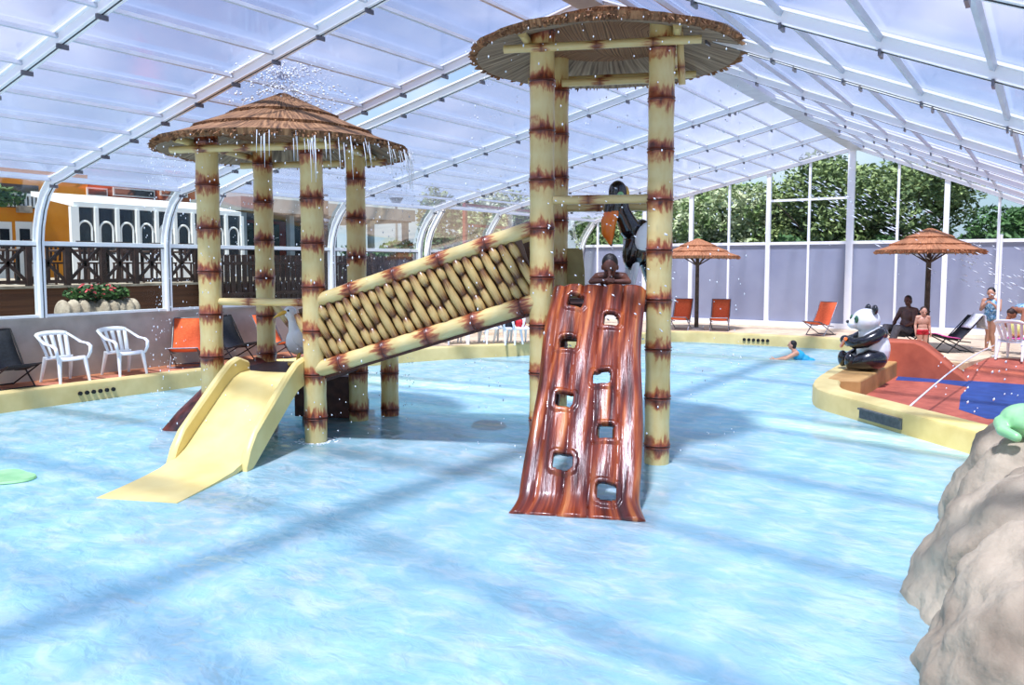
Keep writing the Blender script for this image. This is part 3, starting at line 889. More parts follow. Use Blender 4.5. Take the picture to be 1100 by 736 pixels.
g = G(); g.bar((-.36, -.0, 1.86), (-.36, -1.86, -.1), .07, .1); g.bar((.38, -.0, 1.86), (.38, -1.86, -.1), .07, .1)
for t_ in (.235, .375, .62): g.bar((-.4, YB * t_ + .09, ZT * (1 - t_) - .09), (.4, YB * t_ + .09, ZT * (1 - t_) - .09), .05, .05)
for k, nm in ((0, 'stringer'), (1, 'stringer'), (2, 'cross_rail'), (3, 'cross_rail'), (4, 'cross_rail')):
    g2 = G(); g2.v = g.v[k * 8:k * 8 + 8]; g2.f = g.f[:6]; g2.a = [0.0] * 8; g2.b = [0.0] * 8
    build(nm, g2, 'deck_wood', cw, smooth=0)

# ------------------------------------------------------------------ statues
def bird_local(name, label, loc, d, kind):
    t = thing(name, label, 'statue', loc, facing(d))
    return t
# toucan on the upper deck of the tall tower
p = RT_ + TU * .24 + TV * .40
tc_ = thing('toucan_statue', 'black toucan statue with an orange beak standing on the tall tower', 'statue', (p.x, p.y, 1.84), facing(-VIEW_RIGHT - VIEW_FWD * .35))
g = G()
g.ell((0, .16, .70), (.19, .17, .34), Matrix.Rotation(R(-16), 3, 'X'))
g.tube([(0, .06, .9), (0, -.06, 1.12), (0, -.1, 1.32)], [.14, .105, .1], 14, round_ends=True)
g.ell((0, -.12, 1.36), (.105, .125, .15)); g.tube([(0, -.12, 1.34), (0, -.2, 1.18), (0, -.22, 1.05)], [.1, .1, .085], 14, round_ends=True)
g.tube([(0, .26, .5), (0, .36, .22), (0, .38, .05)], [.1, .085, .05], 12, ell=(1.3, .5), round_ends=True)
fused('body', g, 'p_black', tc_, .016)
g = G(); g.tube([(0, -.2, 1.1), (0, -.245, .98), (0, -.25, .84), (0, -.22, .72)], [.095, .1, .085, .03], 14, round_ends=True); build('beak', g, 'beak', tc_, smooth=80)
g = G(); g.tube([(0, -.225, .76), (0, -.205, .69)], [.045, .015], 12, round_ends=True); build('beak_tip', g, 'p_black', tc_, smooth=80)
for s_ in (-1, 1):
    g = G(); g.ell((s_ * .165, .2, .80), (.05, .14, .2), Matrix.Rotation(R(-30), 3, 'X')); build('wing_patch', g, 'p_white', tc_, smooth=80)
    g = G(); g.ell((s_ * .1, -.13, 1.3), (.03, .05, .06)); build('eye_patch', g, 'green', tc_, smooth=80)
    g = G(); g.ell((s_ * .128, -.14, 1.3), (.012, .02, .022)); build('eye', g, 'eye', tc_, smooth=80)
    g = G(); g.tube([(s_ * .09, .1, .45), (s_ * .09, .06, .2), (s_ * .09, .04, .03)], [.05, .035, .035], 10, round_ends=True)
    for k in (-1, 0, 1): g.tube([(s_ * .09, .03, .03), (s_ * .09 + k * .05, -.09, .02)], [.026, .018], 8, round_ends=True)
    build('leg', g, 'p_white', tc_, smooth=80)
g = G(); g.ell((0, -.02, 1.33), (.06, .06, .12)); build('crest', g, 'yellow', tc_, smooth=80)
# white sea bird on the low hut
p = LT - TU * .05 + TV * .36
wb = thing('bird_statue', 'white bird statue with an orange yellow beak standing in the low hut', 'statue', (p.x, p.y, .84), facing(-VIEW_RIGHT - VIEW_FWD * .35))
g = G(); g.ell((0, .04, .36), (.14, .2, .22), Matrix.Rotation(R(-28), 3, 'X'))
g.tube([(0, -.03, .5), (0, -.06, .64), (0, -.08, .74)], [.09, .06, .075], 12, round_ends=True); g.ell((0, -.09, .77), (.075, .095, .085))
g.tube([(0, .18, .28), (0, .34, .14)], [.09, .03], 10, ell=(1.4, .6), round_ends=True)
fused('body', g, 'p_white', wb, .013)
g = G(); g.tube([(0, -.15, .77), (0, -.23, .74), (0, -.31, .69)], [.05, .042, .014], 12, ell=(1.3, .7), round_ends=True); build('beak', g, 'yellow', wb, smooth=80)
for s_ in (-1, 1):
    g = G(); g.ell((s_ * .13, .08, .38), (.03, .16, .12), Matrix.Rotation(R(-30), 3, 'X')); build('wing', g, 'p_white', wb, smooth=80)
    g = G(); g.ell((s_ * .066, -.12, .79), (.014, .016, .016)); build('eye', g, 'eye', wb, smooth=80)
    g = G(); g.tube([(s_ * .06, .03, .2), (s_ * .06, 0, .03)], .022, 8, round_ends=True)
    for k in (-1, 0, 1): g.tube([(s_ * .06, 0, .02), (s_ * .06 + k * .05, -.12, .015)], [.022, .016], 8, round_ends=True)
    build('foot', g, 'yellow', wb, smooth=80)
# panda on the splash pad kerb
p = at(934, 397, 2, .325)
pd = thing('panda_statue', 'glossy black and white panda statue seated on the yellow splash pad kerb', 'statue', (p.x, p.y, .325), facing(-VIEW_RIGHT + VIEW_FWD * .12))
g = G(); g.ell((0, .06, .42), (.34, .33, .44)); g.ell((0, .02, .7), (.27, .26, .26))
g.ell((0, -.1, 1.02), (.29, .28, .25)); g.ell((0, -.34, .95), (.14, .13, .11))
fused('body', g, 'p_white', pd, .022)
for s_ in (-1, 1):
    g = G(); g.tube([(s_ * .27, .1, .78), (s_ * .33, -.02, .7), (s_ * .32, -.2, .6), (s_ * .24, -.38, .56), (s_ * .16, -.46, .6)], [.11, .13, .125, .115, .1], 14, round_ends=True); build('arm', g, 'p_black', pd, smooth=90)
    g = G(); g.tube([(s_ * .26, .05, .24), (s_ * .31, -.12, .23), (s_ * .27, -.3, .18), (s_ * .24, -.40, .16)], [.2, .22, .17, .13], 14, round_ends=True)
    g.ell((s_ * .24, -.47, .2), (.12, .1, .17)); build('leg', g, 'p_black', pd, smooth=90)
    g = G(); g.ell((s_ * .21, -.0, 1.25), (.1, .06, .105)); build('ear', g, 'p_black', pd, smooth=90)
    g = G(); g.ell((s_ * .15, -.335, 1.05), (.07, .035, .08), Matrix.Rotation(R(25 * s_), 3, 'Y')); build('eye_patch', g, 'dgreen', pd, smooth=90)
    g = G(); g.ell((s_ * .145, -.368, 1.06), (.02, .012, .022)); build('eye', g, 'eye', pd, smooth=90)
g = G(); g.ell((0, -.46, .99), (.05, .035, .035)); build('nose', g, 'p_black', pd, smooth=90)
g = G(); g.bamboo((-.2, -.52, .46), (.24, -.56, .66), .035, .16, .2, 10); build('bamboo_stick', g, 'beak', pd, smooth=50)
g = G(); g.ell((0, .16, .76), (.3, .17, .15)); build('shoulder_band', g, 'p_black', pd, smooth=90)
pd.scale = (.9, .9, .9)

# ------------------------------------------------------------------ boulder and frog at the right
clouds1 = bpy.data.textures.new('rock_large', 'CLOUDS'); clouds1.noise_scale = .7; clouds1.noise_depth = 2
clouds2 = bpy.data.textures.new('rock_small', 'CLOUDS'); clouds2.noise_scale = .16; clouds2.noise_depth = 3
def vp(lat, depth, z): v = VIEW_RIGHT * lat + VIEW_FWD * depth; return Vector((v.x, v.y, z))
g = G()
m_ = Matrix.Rotation(PSI, 3, 'Z')
for lat, dep, z, r in ((3.2, 4.0, -.3, (1.1, 1.0, 1.2)), (3.7, 4.9, -.1, (1.05, 1.0, 1.2)), (4.25, 5.7, 0.0, (.98, .9, 1.2)), (4.68, 6.45, 0.0, (.92, .9, 1.14)),
                       (3.75, 6.0, -.3, (.42, .5, .98)), (4.45, 4.6, -.2, (1.0, 1.1, 1.3)), (3.45, 5.4, -.3, (.5, .5, .9)), (4.3, 6.8, -.2, (.45, .45, .95))):
    g.ell(vp(lat, dep, z), r, m_, 24, 16)
rk = fused('boulder', g, 'rock', None, .045, 3, [(clouds1, .32), (clouds2, .09)])
tag(rk, 'large grey beige moulded boulder rising from the pool at the right edge', 'boulder')

fp = vp(3.80, 5.75, 1.0)
bpy.context.view_layer.update()
hit = rk.ray_cast(Vector((fp.x, fp.y, 5)), Vector((0, 0, -1)))
if hit[0]: fp.z = hit[1].z - .02
fr_ = thing('frog_statue', 'pale green frog figure with a yellow patch resting on the boulder', 'statue', tuple(fp), facing(-VIEW_FWD)); fr_.scale = (.75, .75, .75)
g = G(); g.ell((0, 0, .14), (.24, .28, .17)); g.ell((0.06, -.2, .24), (.16, .15, .13))
g.tube([(-.2, .1, .1), (-.3, -.08, .06), (-.24, -.2, .02)], [.08, .06, .05], 10, round_ends=True); g.tube([(.2, .1, .1), (.3, -.08, .06), (.24, -.2, .02)], [.08, .06, .05], 10, round_ends=True)
fused('body', g, 'green', fr_, .015)
g = G(); g.ell((-.06, -.23, .12), (.1, .06, .075)); build('belly', g, 'yellow', fr_, smooth=90)
for s_ in (-1, 1):
    g = G(); g.ell((.06 + s_ * .09, -.24, .38), (.055, .055, .06)); e_ = build('eye', g, 'green', fr_, smooth=90)
    g = G(); g.ell((.06 + s_ * .09, -.285, .39), (.025, .018, .028)); build('pupil', g, 'eye', e_, smooth=90)
# floating green pad at the left edge
p = at(2, 515, 2, 0)
g = G(); g.lathe([(.02, -.03), (.26, -.03), (.31, .01), (.3, .03), (.22, .02), (.02, .03)], n=40, wob=lambda t, i: .05 * math.sin(3 * t) if i in (1, 2, 3) else 0)
o = build('lily_pad', g, 'green', None, smooth=60); o.location = p; tag(o, 'green lily pad float lying in the water at the left edge', 'float')
# drains in the pool floor
for (x, y), lab in (((525, 437), 'dark round drain grate in the pool floor between the towers'), ((756, 384), 'dark drain grate in the pool floor near the swimmer')):
    p = at(x, y, 2, -.15)
    t = thing('floor_drain', lab, 'drain', (p.x, p.y, -.5))
    g = G(); g.lathe([(.02, 0), (.3, 0), (.3, .03), (.26, .06), (.02, .06)], n=32); build('drain_frame', g, 'grille', t)
    g = G()
    for k in range(-3, 4): g.box((k * .07, 0, .07), (.03, .44 - abs(k) * .05, .02))
    build('grate', g, 'slot', t, smooth=0)

# ------------------------------------------------------------------ chairs
def plastic_chair(label, loc, rz, group=None):
    t = thing('plastic_chair', label, 'chair', loc, rz, group)
    g = G(); rows = []
    for i in range(9):
        v = i / 8; y = -.24 + .48 * v
        z = .42 + .015 * math.cos(v * 3) - .03 * v - (.05 * (1 - v / .12) ** 2 if v < .12 else 0)
        rows.append([(x * (.245 - .02 * v), y, z - .012 * (1 - (x) ** 2)) for x in (-1, -.6, -.2, .2, .6, 1)])
    g.sheet(rows); build('seat', g, 'plastic', t, smooth=80, solid=.018)
    back = lambda u, w: Vector((u * (.2 + .07 * w), .22 + .17 * w + .03 * w * w - .05 * abs(u) ** 2 * (1 - .3 * w), .38 + .47 * w - .03 * w * abs(u) ** 3))
    g = G()
    for u0, u1 in ((-1.0, -.78), (-.6, -.36), (-.14, .14), (.36, .6), (.78, 1.0)):
        g.sheet([[back(u0 * (.86 + .14 * w) if abs(u0) < .99 else u0, w), back((u0 + u1) / 2 * (.86 + .14 * w) if abs(u0) < .7 else (u0 + u1) / 2, w), back(u1, w)] for w in (0, .15, .35, .55, .75, .86)])
    g.sheet([[back(u, w) for u in (-1, -.75, -.5, -.25, 0, .25, .5, .75, 1)] for w in (.84, .92, 1.0)])
    g.sheet([[back(u, w) for u in (-1, -.5, 0, .5, 1)] for w in (0, .1)])
    build('backrest', g, 'plastic', t, smooth=80, solid=.016)
    for s_ in (-1, 1):
        g = G(); pts = [back(s_, .93), Vector((s_ * .29, .2, .72)), Vector((s_ * .3, .02, .655)), Vector((s_ * .3, -.18, .64)), Vector((s_ * .295, -.27, .6)), Vector((s_ * .28, -.285, .5)), Vector((s_ * .255, -.25, .41))]
        g.tube(pts, [.03, .034, .036, .036, .034, .03, .026], 10, ell=(1.0, .5), round_ends=True); build('armrest', g, 'plastic', t, smooth=80)
        for y0, y1 in ((-.22, -.29), (.2, .31)):
            g = G(); g.tube([(s_ * .215, y0, .42), (s_ * .235, (y0 + y1) / 2, .2), (s_ * .25, y1, 0.0)], [.04, .03, .022], 8); build('leg', g, 'plastic', t, smooth=60)
    return t

def deck_chair(label, loc, rz, cloth, tube, group=None, recline=0.0):
    t = thing('folding_deck_chair', label, 'deck chair', loc, rz, group)
    W = .27; k = recline
    top = Vector((0, .42 + .22 * k, .92 - .2 * k)); hip = Vector((0, .06, .30)); front = Vector((0, -.42, .40)); 
    X = lambda s_, p: Vector((s_ * W, p.y, p.z))
    for s_ in (-1, 1):
        g = G()
        g.tube([X(s_, top), X(s_, hip), X(s_, Vector((0, -.22, .0)))], .013, 8, round_ends=True)
        build('back_frame', g, tube, t, smooth=60)
        g = G(); g.tube([X(s_ * .93, front), X(s_ * .93, Vector((0, .02, .27))), X(s_ * .93, Vector((0, .30, .24)))], .013, 8, round_ends=True)
        build('seat_rail', g, tube, t, smooth=60)
        g = G(); g.tube([X(s_ * .93, front), X(s_ * .93, Vector((0, .38, 0.0)))], .013, 8, round_ends=True); build('leg', g, tube, t, smooth=60)
    for p in (top, front, Vector((0, .38, .012)), Vector((0, -.22, .012))):
        g = G(); g.tube([X(-1, p), X(1, p)], .012, 8); build('cross_bar', g, tube, t, smooth=60)
    g = G(); rows = []
    line = [top + Vector((0, 0, .005)), top.lerp(hip, .33) + Vector((0, .018, -.01)), top.lerp(hip, .66) + Vector((0, .02, -.015)), hip + Vector((0, .0, .0)), hip.lerp(front, .25) + Vector((0, 0, -.02)), hip.lerp(front, .6) + Vector((0, 0, -.02)), front + Vector((0, 0, .008))]
    for p in line: rows.append([Vector((x * (W - .015), p.y, p.z - .012 * (1 - x * x))) for x in (-1, -.5, 0, .5, 1)])
    g.sheet(rows); build('sling', g, cloth, t, smooth=80, solid=.012)
    return t

TOPOOL = (1.0, -.25)
def ground(x, y, z=DECK): p = at(x, y, 2, z); return p
def by_wall(px, X):           # a spot on the deck a given distance from the left wall, in the line of sight of px
    d = _FW + (px - 550) / F_PX * _RT; t = X / d.x; return (X, d.y * t, .297)
plastic_chair('white plastic armchair by the left wall beside the black deck chair', by_wall(68, -13.75), facing((1.0, .05)))
plastic_chair('white plastic armchair by the left wall beside the orange deck chair', by_wall(132, -13.75), facing((1.0, .0)))
deck_chair('black folding deck chair at the left edge of the photo', by_wall(8, -13.8), facing((1, .1)), 'black', 'dark_steel')
deck_chair('orange deck chair between the white armchair and the low hut', by_wall(199, -13.82), facing((.75, -.66)), 'orange', 'steel')
deck_chair('black folding deck chair seen between the posts of the low hut', by_wall(254, -13.75), facing((.98, .15)), 'black', 'dark_steel')
deck_chair('orange deck chair seen behind the back post of the low hut', by_wall(296, -13.5), facing((.95, .1)), 'orange', 'steel')
# row of white armchairs seen under the bridge
rowx = [(487, -12.25), (509, -11.85), (529, -11.5), (546, -11.1), (559, -10.85)]
labs = ['white armchair under the bridge, first from the left and half hidden by it', 'white armchair under the bridge, second from the left', 'white armchair under the bridge, third from the left',
        'white armchair holding a dark bag, near the tall tower post', 'white armchair at the right end of the row under the bridge']
chairs = []
src = None
for (px, X), lab in zip(rowx, labs):
    loc = by_wall(px, X)
    if src is None: src = plastic_chair(lab, loc, facing((.9, -.5)), 'white armchairs seen under the bridge')
    else: copy_tree(src, lab, loc, facing((.9, -.5 + random.uniform(-.2, .2))))
    chairs.append(loc)
def bag(name, label, loc, m, s=1.0):
    t = thing(name, label, 'bag', loc, .5)
    g = G(); g.ell((0, 0, .14 * s), (.19 * s, .13 * s, .15 * s)); g.box((0, 0, .06 * s), (.3 * s, .2 * s, .1 * s)); fused('body', g, m, t, .02, 6)
    g = G(); g.tube([(-.09 * s, 0, .26 * s), (-.07 * s, 0, .36 * s), (.07 * s, 0, .36 * s), (.09 * s, 0, .26 * s)], .012 * s, 8); build('strap', g, m, t)
c3, c4 = chairs[3], chairs[4]
bag('beach_bag', 'dark navy beach bag lying on a white armchair', (c3[0], c3[1], c3[2] + .41), 'black')
bag('beach_bag', 'small red beach bag on the last white armchair', (c4[0], c4[1], c4[2] + .41), 'red_cloth', .75)

for px, py, d, lab in ((731, 354, (.15, -1), 'orange deck chair at the far side, partly hidden by the tall tower post'), (773, 355, (.25, -1), 'orange deck chair beside the far left thatched parasol'), (880, 360, (-.35, -.95), 'orange deck chair before the far gable, left of the panda')):
    p = ground(px, py); deck_chair(lab, (p.x, p.y, .297), facing(d), 'orange', 'steel')

# thatched parasols
def parasol(label, base, rim, rad, rise):
    t = thing('thatched_parasol', label, 'parasol', base)
    g = G(); g.tube([(0, 0, 0), (0, 0, 1.0), (0, 0, rim + rise * .9)], [.065, .06, .05], 14); build('pole', g, 'bark', t)
    g = G(); g.lathe([(.02, 0), (.24, 0), (.24, .04), (.1, .07), (.02, .07)], n=28); build('base_plate', g, 'concrete', t)
    thatch_roof(t, rim, rad, rise, 'parasol', 'thatch_under', 260, name='canopy')
    for k in range(6):
        a = k * math.pi / 3 + .3
        g = G(); g.tube([(.04 * math.cos(a), .04 * math.sin(a), rim - .25), (rad * .55 * math.cos(a), rad * .55 * math.sin(a), rim + rise * .32)], .018, 8); build('strut', g, 'bark', t)
    return t
p = ground(748, 354); parasol('reed parasol at the far left, beside the orange deck chairs', (p.x, p.y, .297), 2.2, 1.22, .46)
p = ground(994, 376); parasol('reed parasol at the far right, behind the seated man and the boy', (p.x, p.y, .297), 2.28, 1.13, .44)

# black lounge chair with towels
p = ground(1021, 378); lc = deck_chair('black deck chair draped with white and pink towels', (p.x, p.y, .297), facing((-.85, -.6)), 'black', 'dark_steel', None, .5)
rz = facing((-.85, -.6)); rm = Matrix.Rotation(rz, 3, 'Z')
def towel(name, label, rows, m):
    g = G(); g.sheet(rows); o = build(name, g, m, None, smooth=80, solid=.02); o.location = (p.x, p.y, .297); o.rotation_euler = (0, 0, rz); tag(o, label, 'towel')
towel('draped_towel', 'white towel draped over the back of the black deck chair', [[(x, .26 + .27 * (k / 5), .565 + .30 * (k / 5)) for x in (-.06, .06, .18, .29)] for k in range(6)] + [[(x, .575 + .02 * k + .02 * math.sin(9 * x), .84 - .1 * k) for x in (-.06, .06, .18, .30)] for k in range(4)], 'towel')
towel('folded_towel', 'pink towel lying on the seat of the black deck chair', [[(x, -.44 + .1 * k, .425 - .022 * k + .012 * math.sin(11 * x + k)) for x in (-.27, -.13, 0, .13, .27)] for k in range(6)], 'pink')

# slim white post on the splash pad and the chair beside it
p = ground(1070, 383)
t = thing('spray_post', 'slim white post standing beside the girl at the splash pad', 'post', (p.x, p.y, .02 if p.y < 18.6 else .297))
hp = at(1062, 258, 1, p.y).z
g = G(); g.tube([(0, 0, 0), (0, 0, 2.62)], .03, 14); build('shaft', g, 'frame', t); g = G(); g.lathe([(.02, 0), (.09, 0), (.09, .015), (.03, .03)], n=20); build('foot_plate', g, 'frame', t)
pc = ground(1090, 386); plastic_chair('white plastic armchair with a pink towel, right edge of the photo', (pc.x, pc.y, .297), facing(VIEW_FWD * .6 + VIEW_RIGHT * .8))
rc = Matrix.Rotation(facing(VIEW_FWD * .6 + VIEW_RIGHT * .8), 3, 'Z')
g = G(); g.sheet([[(x, -.2 + .055 * k, .447 + .01 * math.sin(9 * x + k)) for x in (-.2, -.07, .07, .2)] for k in range(6)]); o = build('seat_towel', g, 'pink', None, smooth=80, solid=.02); o.location = (pc.x, pc.y, .297); o.rotation_euler = (0, 0, facing(VIEW_FWD * .6 + VIEW_RIGHT * .8)); tag(o, 'pink towel on the seat of the white armchair at the right edge', 'towel')
bv = rc @ Vector((0.02, -.1, 0))
g = G(); g.ell((0, 0, 0), (.18, .18, .18), None, 28, 18); bo = build('play_ball', g, 'ball', None, smooth=90); bo.location = (pc.x + bv.x, pc.y + bv.y, .297 + .64); tag(bo, 'pale yellow ball lying on the white armchair at the right edge', 'ball')

# ------------------------------------------------------------------ people
def basis(zdir, xdir):
    z = Vector(zdir).normalized(); x = Vector(xdir); x = (x - z * x.dot(z)).normalized(); return Matrix((x, z.cross(x), z)).transposed()
def hand(g, wrist, d, palm_n, s, curl=.5):
    d = Vector(d).normalized(); n = Vector(palm_n); n = (n - d * n.dot(d)).normalized(); w = d.cross(n)
    c = wrist + d * .05 * s
    g.ell(c, (.042 * s, .018 * s, .055 * s), Matrix((w, n, d)).transposed(), 12, 8)
    for k, L in enumerate((.066, .078, .074, .056)):
        b = wrist + d * .085 * s + w * (k - 1.5) * .021 * s
        k1_ = b + (d * math.cos(curl * .5) + n * math.sin(curl * .5)) * L * .5 * s
        k2_ = k1_ + (d * math.cos(curl * 1.4) + n * math.sin(curl * 1.4)) * L * .5 * s
        g.tube([b, k1_, k2_], [.0105 * s, .0095 * s, .0075 * s], 8, round_ends=True)
    b = wrist + d * .03 * s + w * -.036 * s
    g.tube([b, b + (d * .7 - w * .6 + n * .2) * .045 * s, b + (d * 1.1 - w * .7 + n * .4) * .07 * s], [.014 * s, .012 * s, .009 * s], 8, round_ends=True)
def foot(g, an, toe, s):
    d = (toe - an); d.z = 0; d.normalize()
    g.tube([an - d * .03 * s + Vector((0, 0, -.025 * s)), an + d * .06 * s + Vector((0, 0, -.03 * s)), toe], [.036 * s, .038 * s, .022 * s], 10, ell=(1.1, .75), round_ends=True)
    w = Vector((-d.y, d.x, 0))
    for k in range(5): g.tube([toe + w * (k - 2) * .014 * s, toe + w * (k - 2) * .015 * s + d * (.035 - .004 * abs(k - 1)) * s], [.011 * s, .008 * s], 6, round_ends=True)
STAND = dict(pelvis=(0, 0, .53), chest=(0, 0, .72), neck=(0, .01, .825), head=(0, -.012, .925), look=(0, -1, -.1),
             shL=(.105, 0, .80), elL=(.135, .02, .64), wrL=(.145, -.03, .49), shR=(-.105, 0, .80), elR=(-.135, .02, .64), wrR=(-.145, -.03, .49),
             hipL=(.05, 0, .51), knL=(.055, -.015, .285), anL=(.055, .01, .045), toeL=(.065, -.075, .018), hipR=(-.05, 0, .51), knR=(-.055, -.015, .285), anR=(-.055, .01, .045), toeR=(-.065, -.075, .018),
             hdL=(0, -.1, -1), hdR=(0, -.1, -1))
def person(label, loc, rz, h, pose, skin, hair, clothes=(), headk=1.0, build_k=1.0, hair_len=0.0, legs=True, curl=.5):
    t = thing('person', label, 'person', loc, rz)
    J = dict(STAND); J.update(pose)
    J = {k: (Vector(v) * h if k not in ('look', 'hdL', 'hdR') else Vector(v)) for k, v in J.items()}
    s = h / 1.75; b = build_k
    across = J['shL'] - J['shR']; spine = J['chest'] - J['pelvis']; ms = basis(spine, across)
    def torso(g, e=0.0, top=True):
        sp = spine.normalized()
        g.ell(J['pelvis'] + sp * .01 * h, ((.098 * b) * h + e, (.072 * b) * h + e, .075 * h + e), ms)
        g.ell(J['pelvis'].lerp(J['chest'], .45), (.083 * b * h + e, .06 * b * h + e, .1 * h + e), ms)
        if top:
            g.ell(J['chest'] + sp * .005 * h, (.1 * b * h + e, .066 * b * h + e, .105 * h + e), ms)
    g = G(); torso(g)
    g.tube([J['shL'], J['neck'] - Vector((0, 0, .012 * h)), J['shR']], [.036 * h * b, .04 * h, .036 * h * b], 12, round_ends=True)
    hd, lk = J['head'], J['look'].normalized()
    up_ = (hd - J['neck']).normalized(); mh = basis((up_ - lk * up_.dot(lk)).normalized() if abs(up_.dot(lk)) < .95 else Vector((0, 0, 1)), across if abs(across.normalized().dot(lk)) < .8 else lk.cross(Vector((0, 0, 1))))
    # orient so that local -Y is where the face looks
    zax = (up_ - lk * up_.dot(lk)).normalized(); xax = (-lk).cross(zax) ; mh = Matrix((xax, -lk, zax)).transposed()
    g.tube([J['neck'] - up_ * .02 * h, hd - zax * .02 * h], [.032 * h, .03 * h], 12, round_ends=True)
    k = headk * h
    g.ell(hd + zax * .012 * k, (.044 * k, .054 * k, .058 * k), mh)
    g.ell(hd + lk * .012 * k - zax * .03 * k, (.033 * k, .038 * k, .036 * k), mh)
    g.tube([hd + lk * .048 * k + zax * .012 * k, hd + lk * .064 * k - zax * .012 * k], [.006 * k, .0105 * k], 8, round_ends=True)
    g.tube([hd + lk * .045 * k - zax * .034 * k - xax * .012 * k, hd + lk * .051 * k - zax * .034 * k, hd + lk * .045 * k - zax * .034 * k + xax * .012 * k], .005 * k, 8, round_ends=True)
    for q in (-1, 1): g.ell(hd + xax * q * .045 * k - lk * .0 * k - zax * .004 * k, (.007 * k, .013 * k, .019 * k), mh, 10, 8)
    for q in 'LR':
        g.tube([J['sh' + q], J['sh' + q].lerp(J['el' + q], .4), J['el' + q]], [.033 * h * b, .03 * h * b, .023 * h * b], 12, round_ends=True)
        g.tube([J['el' + q], J['el' + q].lerp(J['wr' + q], .35), J['wr' + q]], [.023 * h * b, .024 * h * b, .015 * h], 12, round_ends=True)
        hand(g, J['wr' + q], J['hd' + q], Vector((-1 if q == 'L' else 1, -.3, 0)), s * 1.0, curl)
        if legs:
            g.tube([J['hip' + q], J['hip' + q].lerp(J['kn' + q], .4), J['kn' + q]], [.056 * h * b, .05 * h * b, .034 * h * b], 12, round_ends=True)
            g.tube([J['kn' + q], J['kn' + q].lerp(J['an' + q], .35), J['an' + q]], [.033 * h * b, .034 * h * b, .02 * h], 12, round_ends=True)
            foot(g, J['an' + q], J['toe' + q], s)
    fused('body', g, skin, t, max(.007, .0065 * s * 1.5), 2)
    # eyes and brows
    for q in (-1, 1):
        g = G(); g.ell(hd + lk * .0475 * k + xax * q * .018 * k + zax * .008 * k, (.0085 * k, .005 * k, .0055 * k), mh, 10, 8); build('eye', g, 'eye', t, smooth=90)
    g = G(); g.ell(hd + zax * .022 * k - lk * .012 * k, (.0485 * k, .053 * k, .056 * k), mh)
    g.ell(hd - lk * .026 * k - zax * .01 * k, (.044 * k, .034 * k, .048 * k), mh)
    if hair_len:
        g.tube([hd - lk * .04 * k, hd - lk * .05 * k - zax * hair_len * k], [.035 * k, .02 * k], 10, round_ends=True)
    fused('hair', g, hair, t, .009, 3)
    for nm, m_, kind in clothes:
        g = G()
        if kind == 'suit':
            torso(g, .009)
            for q in 'LR': g.tube([J['neck'] + (J['sh' + q] - J['neck']) * .6 + (J['chest'] - J['pelvis']).normalized() * .025 * h, J['chest'] + (J['sh' + q] - J['neck']) * .35 + ms @ Vector((0, -.06 * b * h, .05 * h))], .013 * h, 8, round_ends=True)
        if kind == 'trunks':
            sp = spine.normalized(); g.ell(J['pelvis'], (.1 * b * h + .008, .074 * b * h + .008, .058 * h), ms)
            for q in 'LR': g.tube([J['hip' + q] + sp * .01 * h, J['hip' + q].lerp(J['kn' + q], .28)], [.062 * h * b, .06 * h * b], 14)
        if kind == 'trousers':
            sp = spine.normalized(); g.ell(J['pelvis'], (.102 * b * h + .01, .076 * b * h + .01, .07 * h), ms)
            for q in 'LR': g.tube([J['hip' + q], J['kn' + q], J['an' + q].lerp(J['kn' + q], .12)], [.066 * h * b, .05 * h * b, .04 * h * b], 14)
        fused(nm, g, m_, t, .011, 3)
    return t, J
p = ground(1063, 377)
person('girl in a blue patterned swimsuit standing with both hands raised to her mouth', (p.x, p.y, .297), facing(-VIEW_RIGHT * .8 - VIEW_FWD * .75), 1.44,
       dict(head=(0, -.04, .92), look=(0, -.95, -.4), elL=(.13, -.06, .66), wrL=(.05, -.13, .76), elR=(-.13, -.06, .66), wrR=(-.05, -.13, .755), hdL=(-.6, -.5, .4), hdR=(.6, -.5, .4), knL=(.03, -.03, .285), anL=(.045, .02, .045), knR=(-.03, .0, .285)),
       'skin', 'hair', [('swimsuit', 'blue_print', 'suit')], headk=1.22, build_k=1.12)
p = at(990, 381, 1, 18.95)
person('small boy in red swimming trunks standing behind the low red wall', (p.x, 18.95, .297), facing(-VIEW_FWD - VIEW_RIGHT * .1), 1.06, dict(head=(0, -.015, .915), look=(-.1, -1, -.25)),
       'skin', 'hair_brown', [('trunks', 'red_cloth', 'trunks')], headk=1.38, build_k=1.12)
# seated man, legs stretched to the left of the photo
p = at(972, 366, 1, 20.6); zseat = .30
sd = deck_chair('black deck chair under the seated man behind the low red wall', (p.x, 20.6, .297), facing(-VIEW_RIGHT * .92 - VIEW_FWD * .4), 'black', 'dark_steel', None, .2)
dirm = facing(-VIEW_RIGHT * .92 - VIEW_FWD * .4)
person('bare chested man in dark trousers sitting behind the low red wall', (p.x, 20.6, .297), dirm, 1.74,
       dict(pelvis=(0, 0, .25), chest=(0, .05, .44), neck=(0, .055, .545), head=(0, .03, .645), look=(.2, -1, -.12), shL=(.11, .05, .52), shR=(-.11, .05, .52), elL=(.15, -.02, .37), wrL=(.08, -.13, .31), elR=(-.15, -.02, .37), wrR=(-.08, -.13, .31),
            hdL=(-.4, -1, 0), hdR=(.4, -1, 0), hipL=(.05, -.03, .24), knL=(.09, -.26, .29), anL=(.07, -.36, .05), toeL=(.08, -.44, .02), hipR=(-.05, -.03, .24), knR=(-.09, -.26, .29), anR=(-.07, -.36, .05), toeR=(-.08, -.44, .02)),
       'skin_shaded', 'hair', [('trousers', 'grey_cloth', 'trousers')], build_k=1.12)
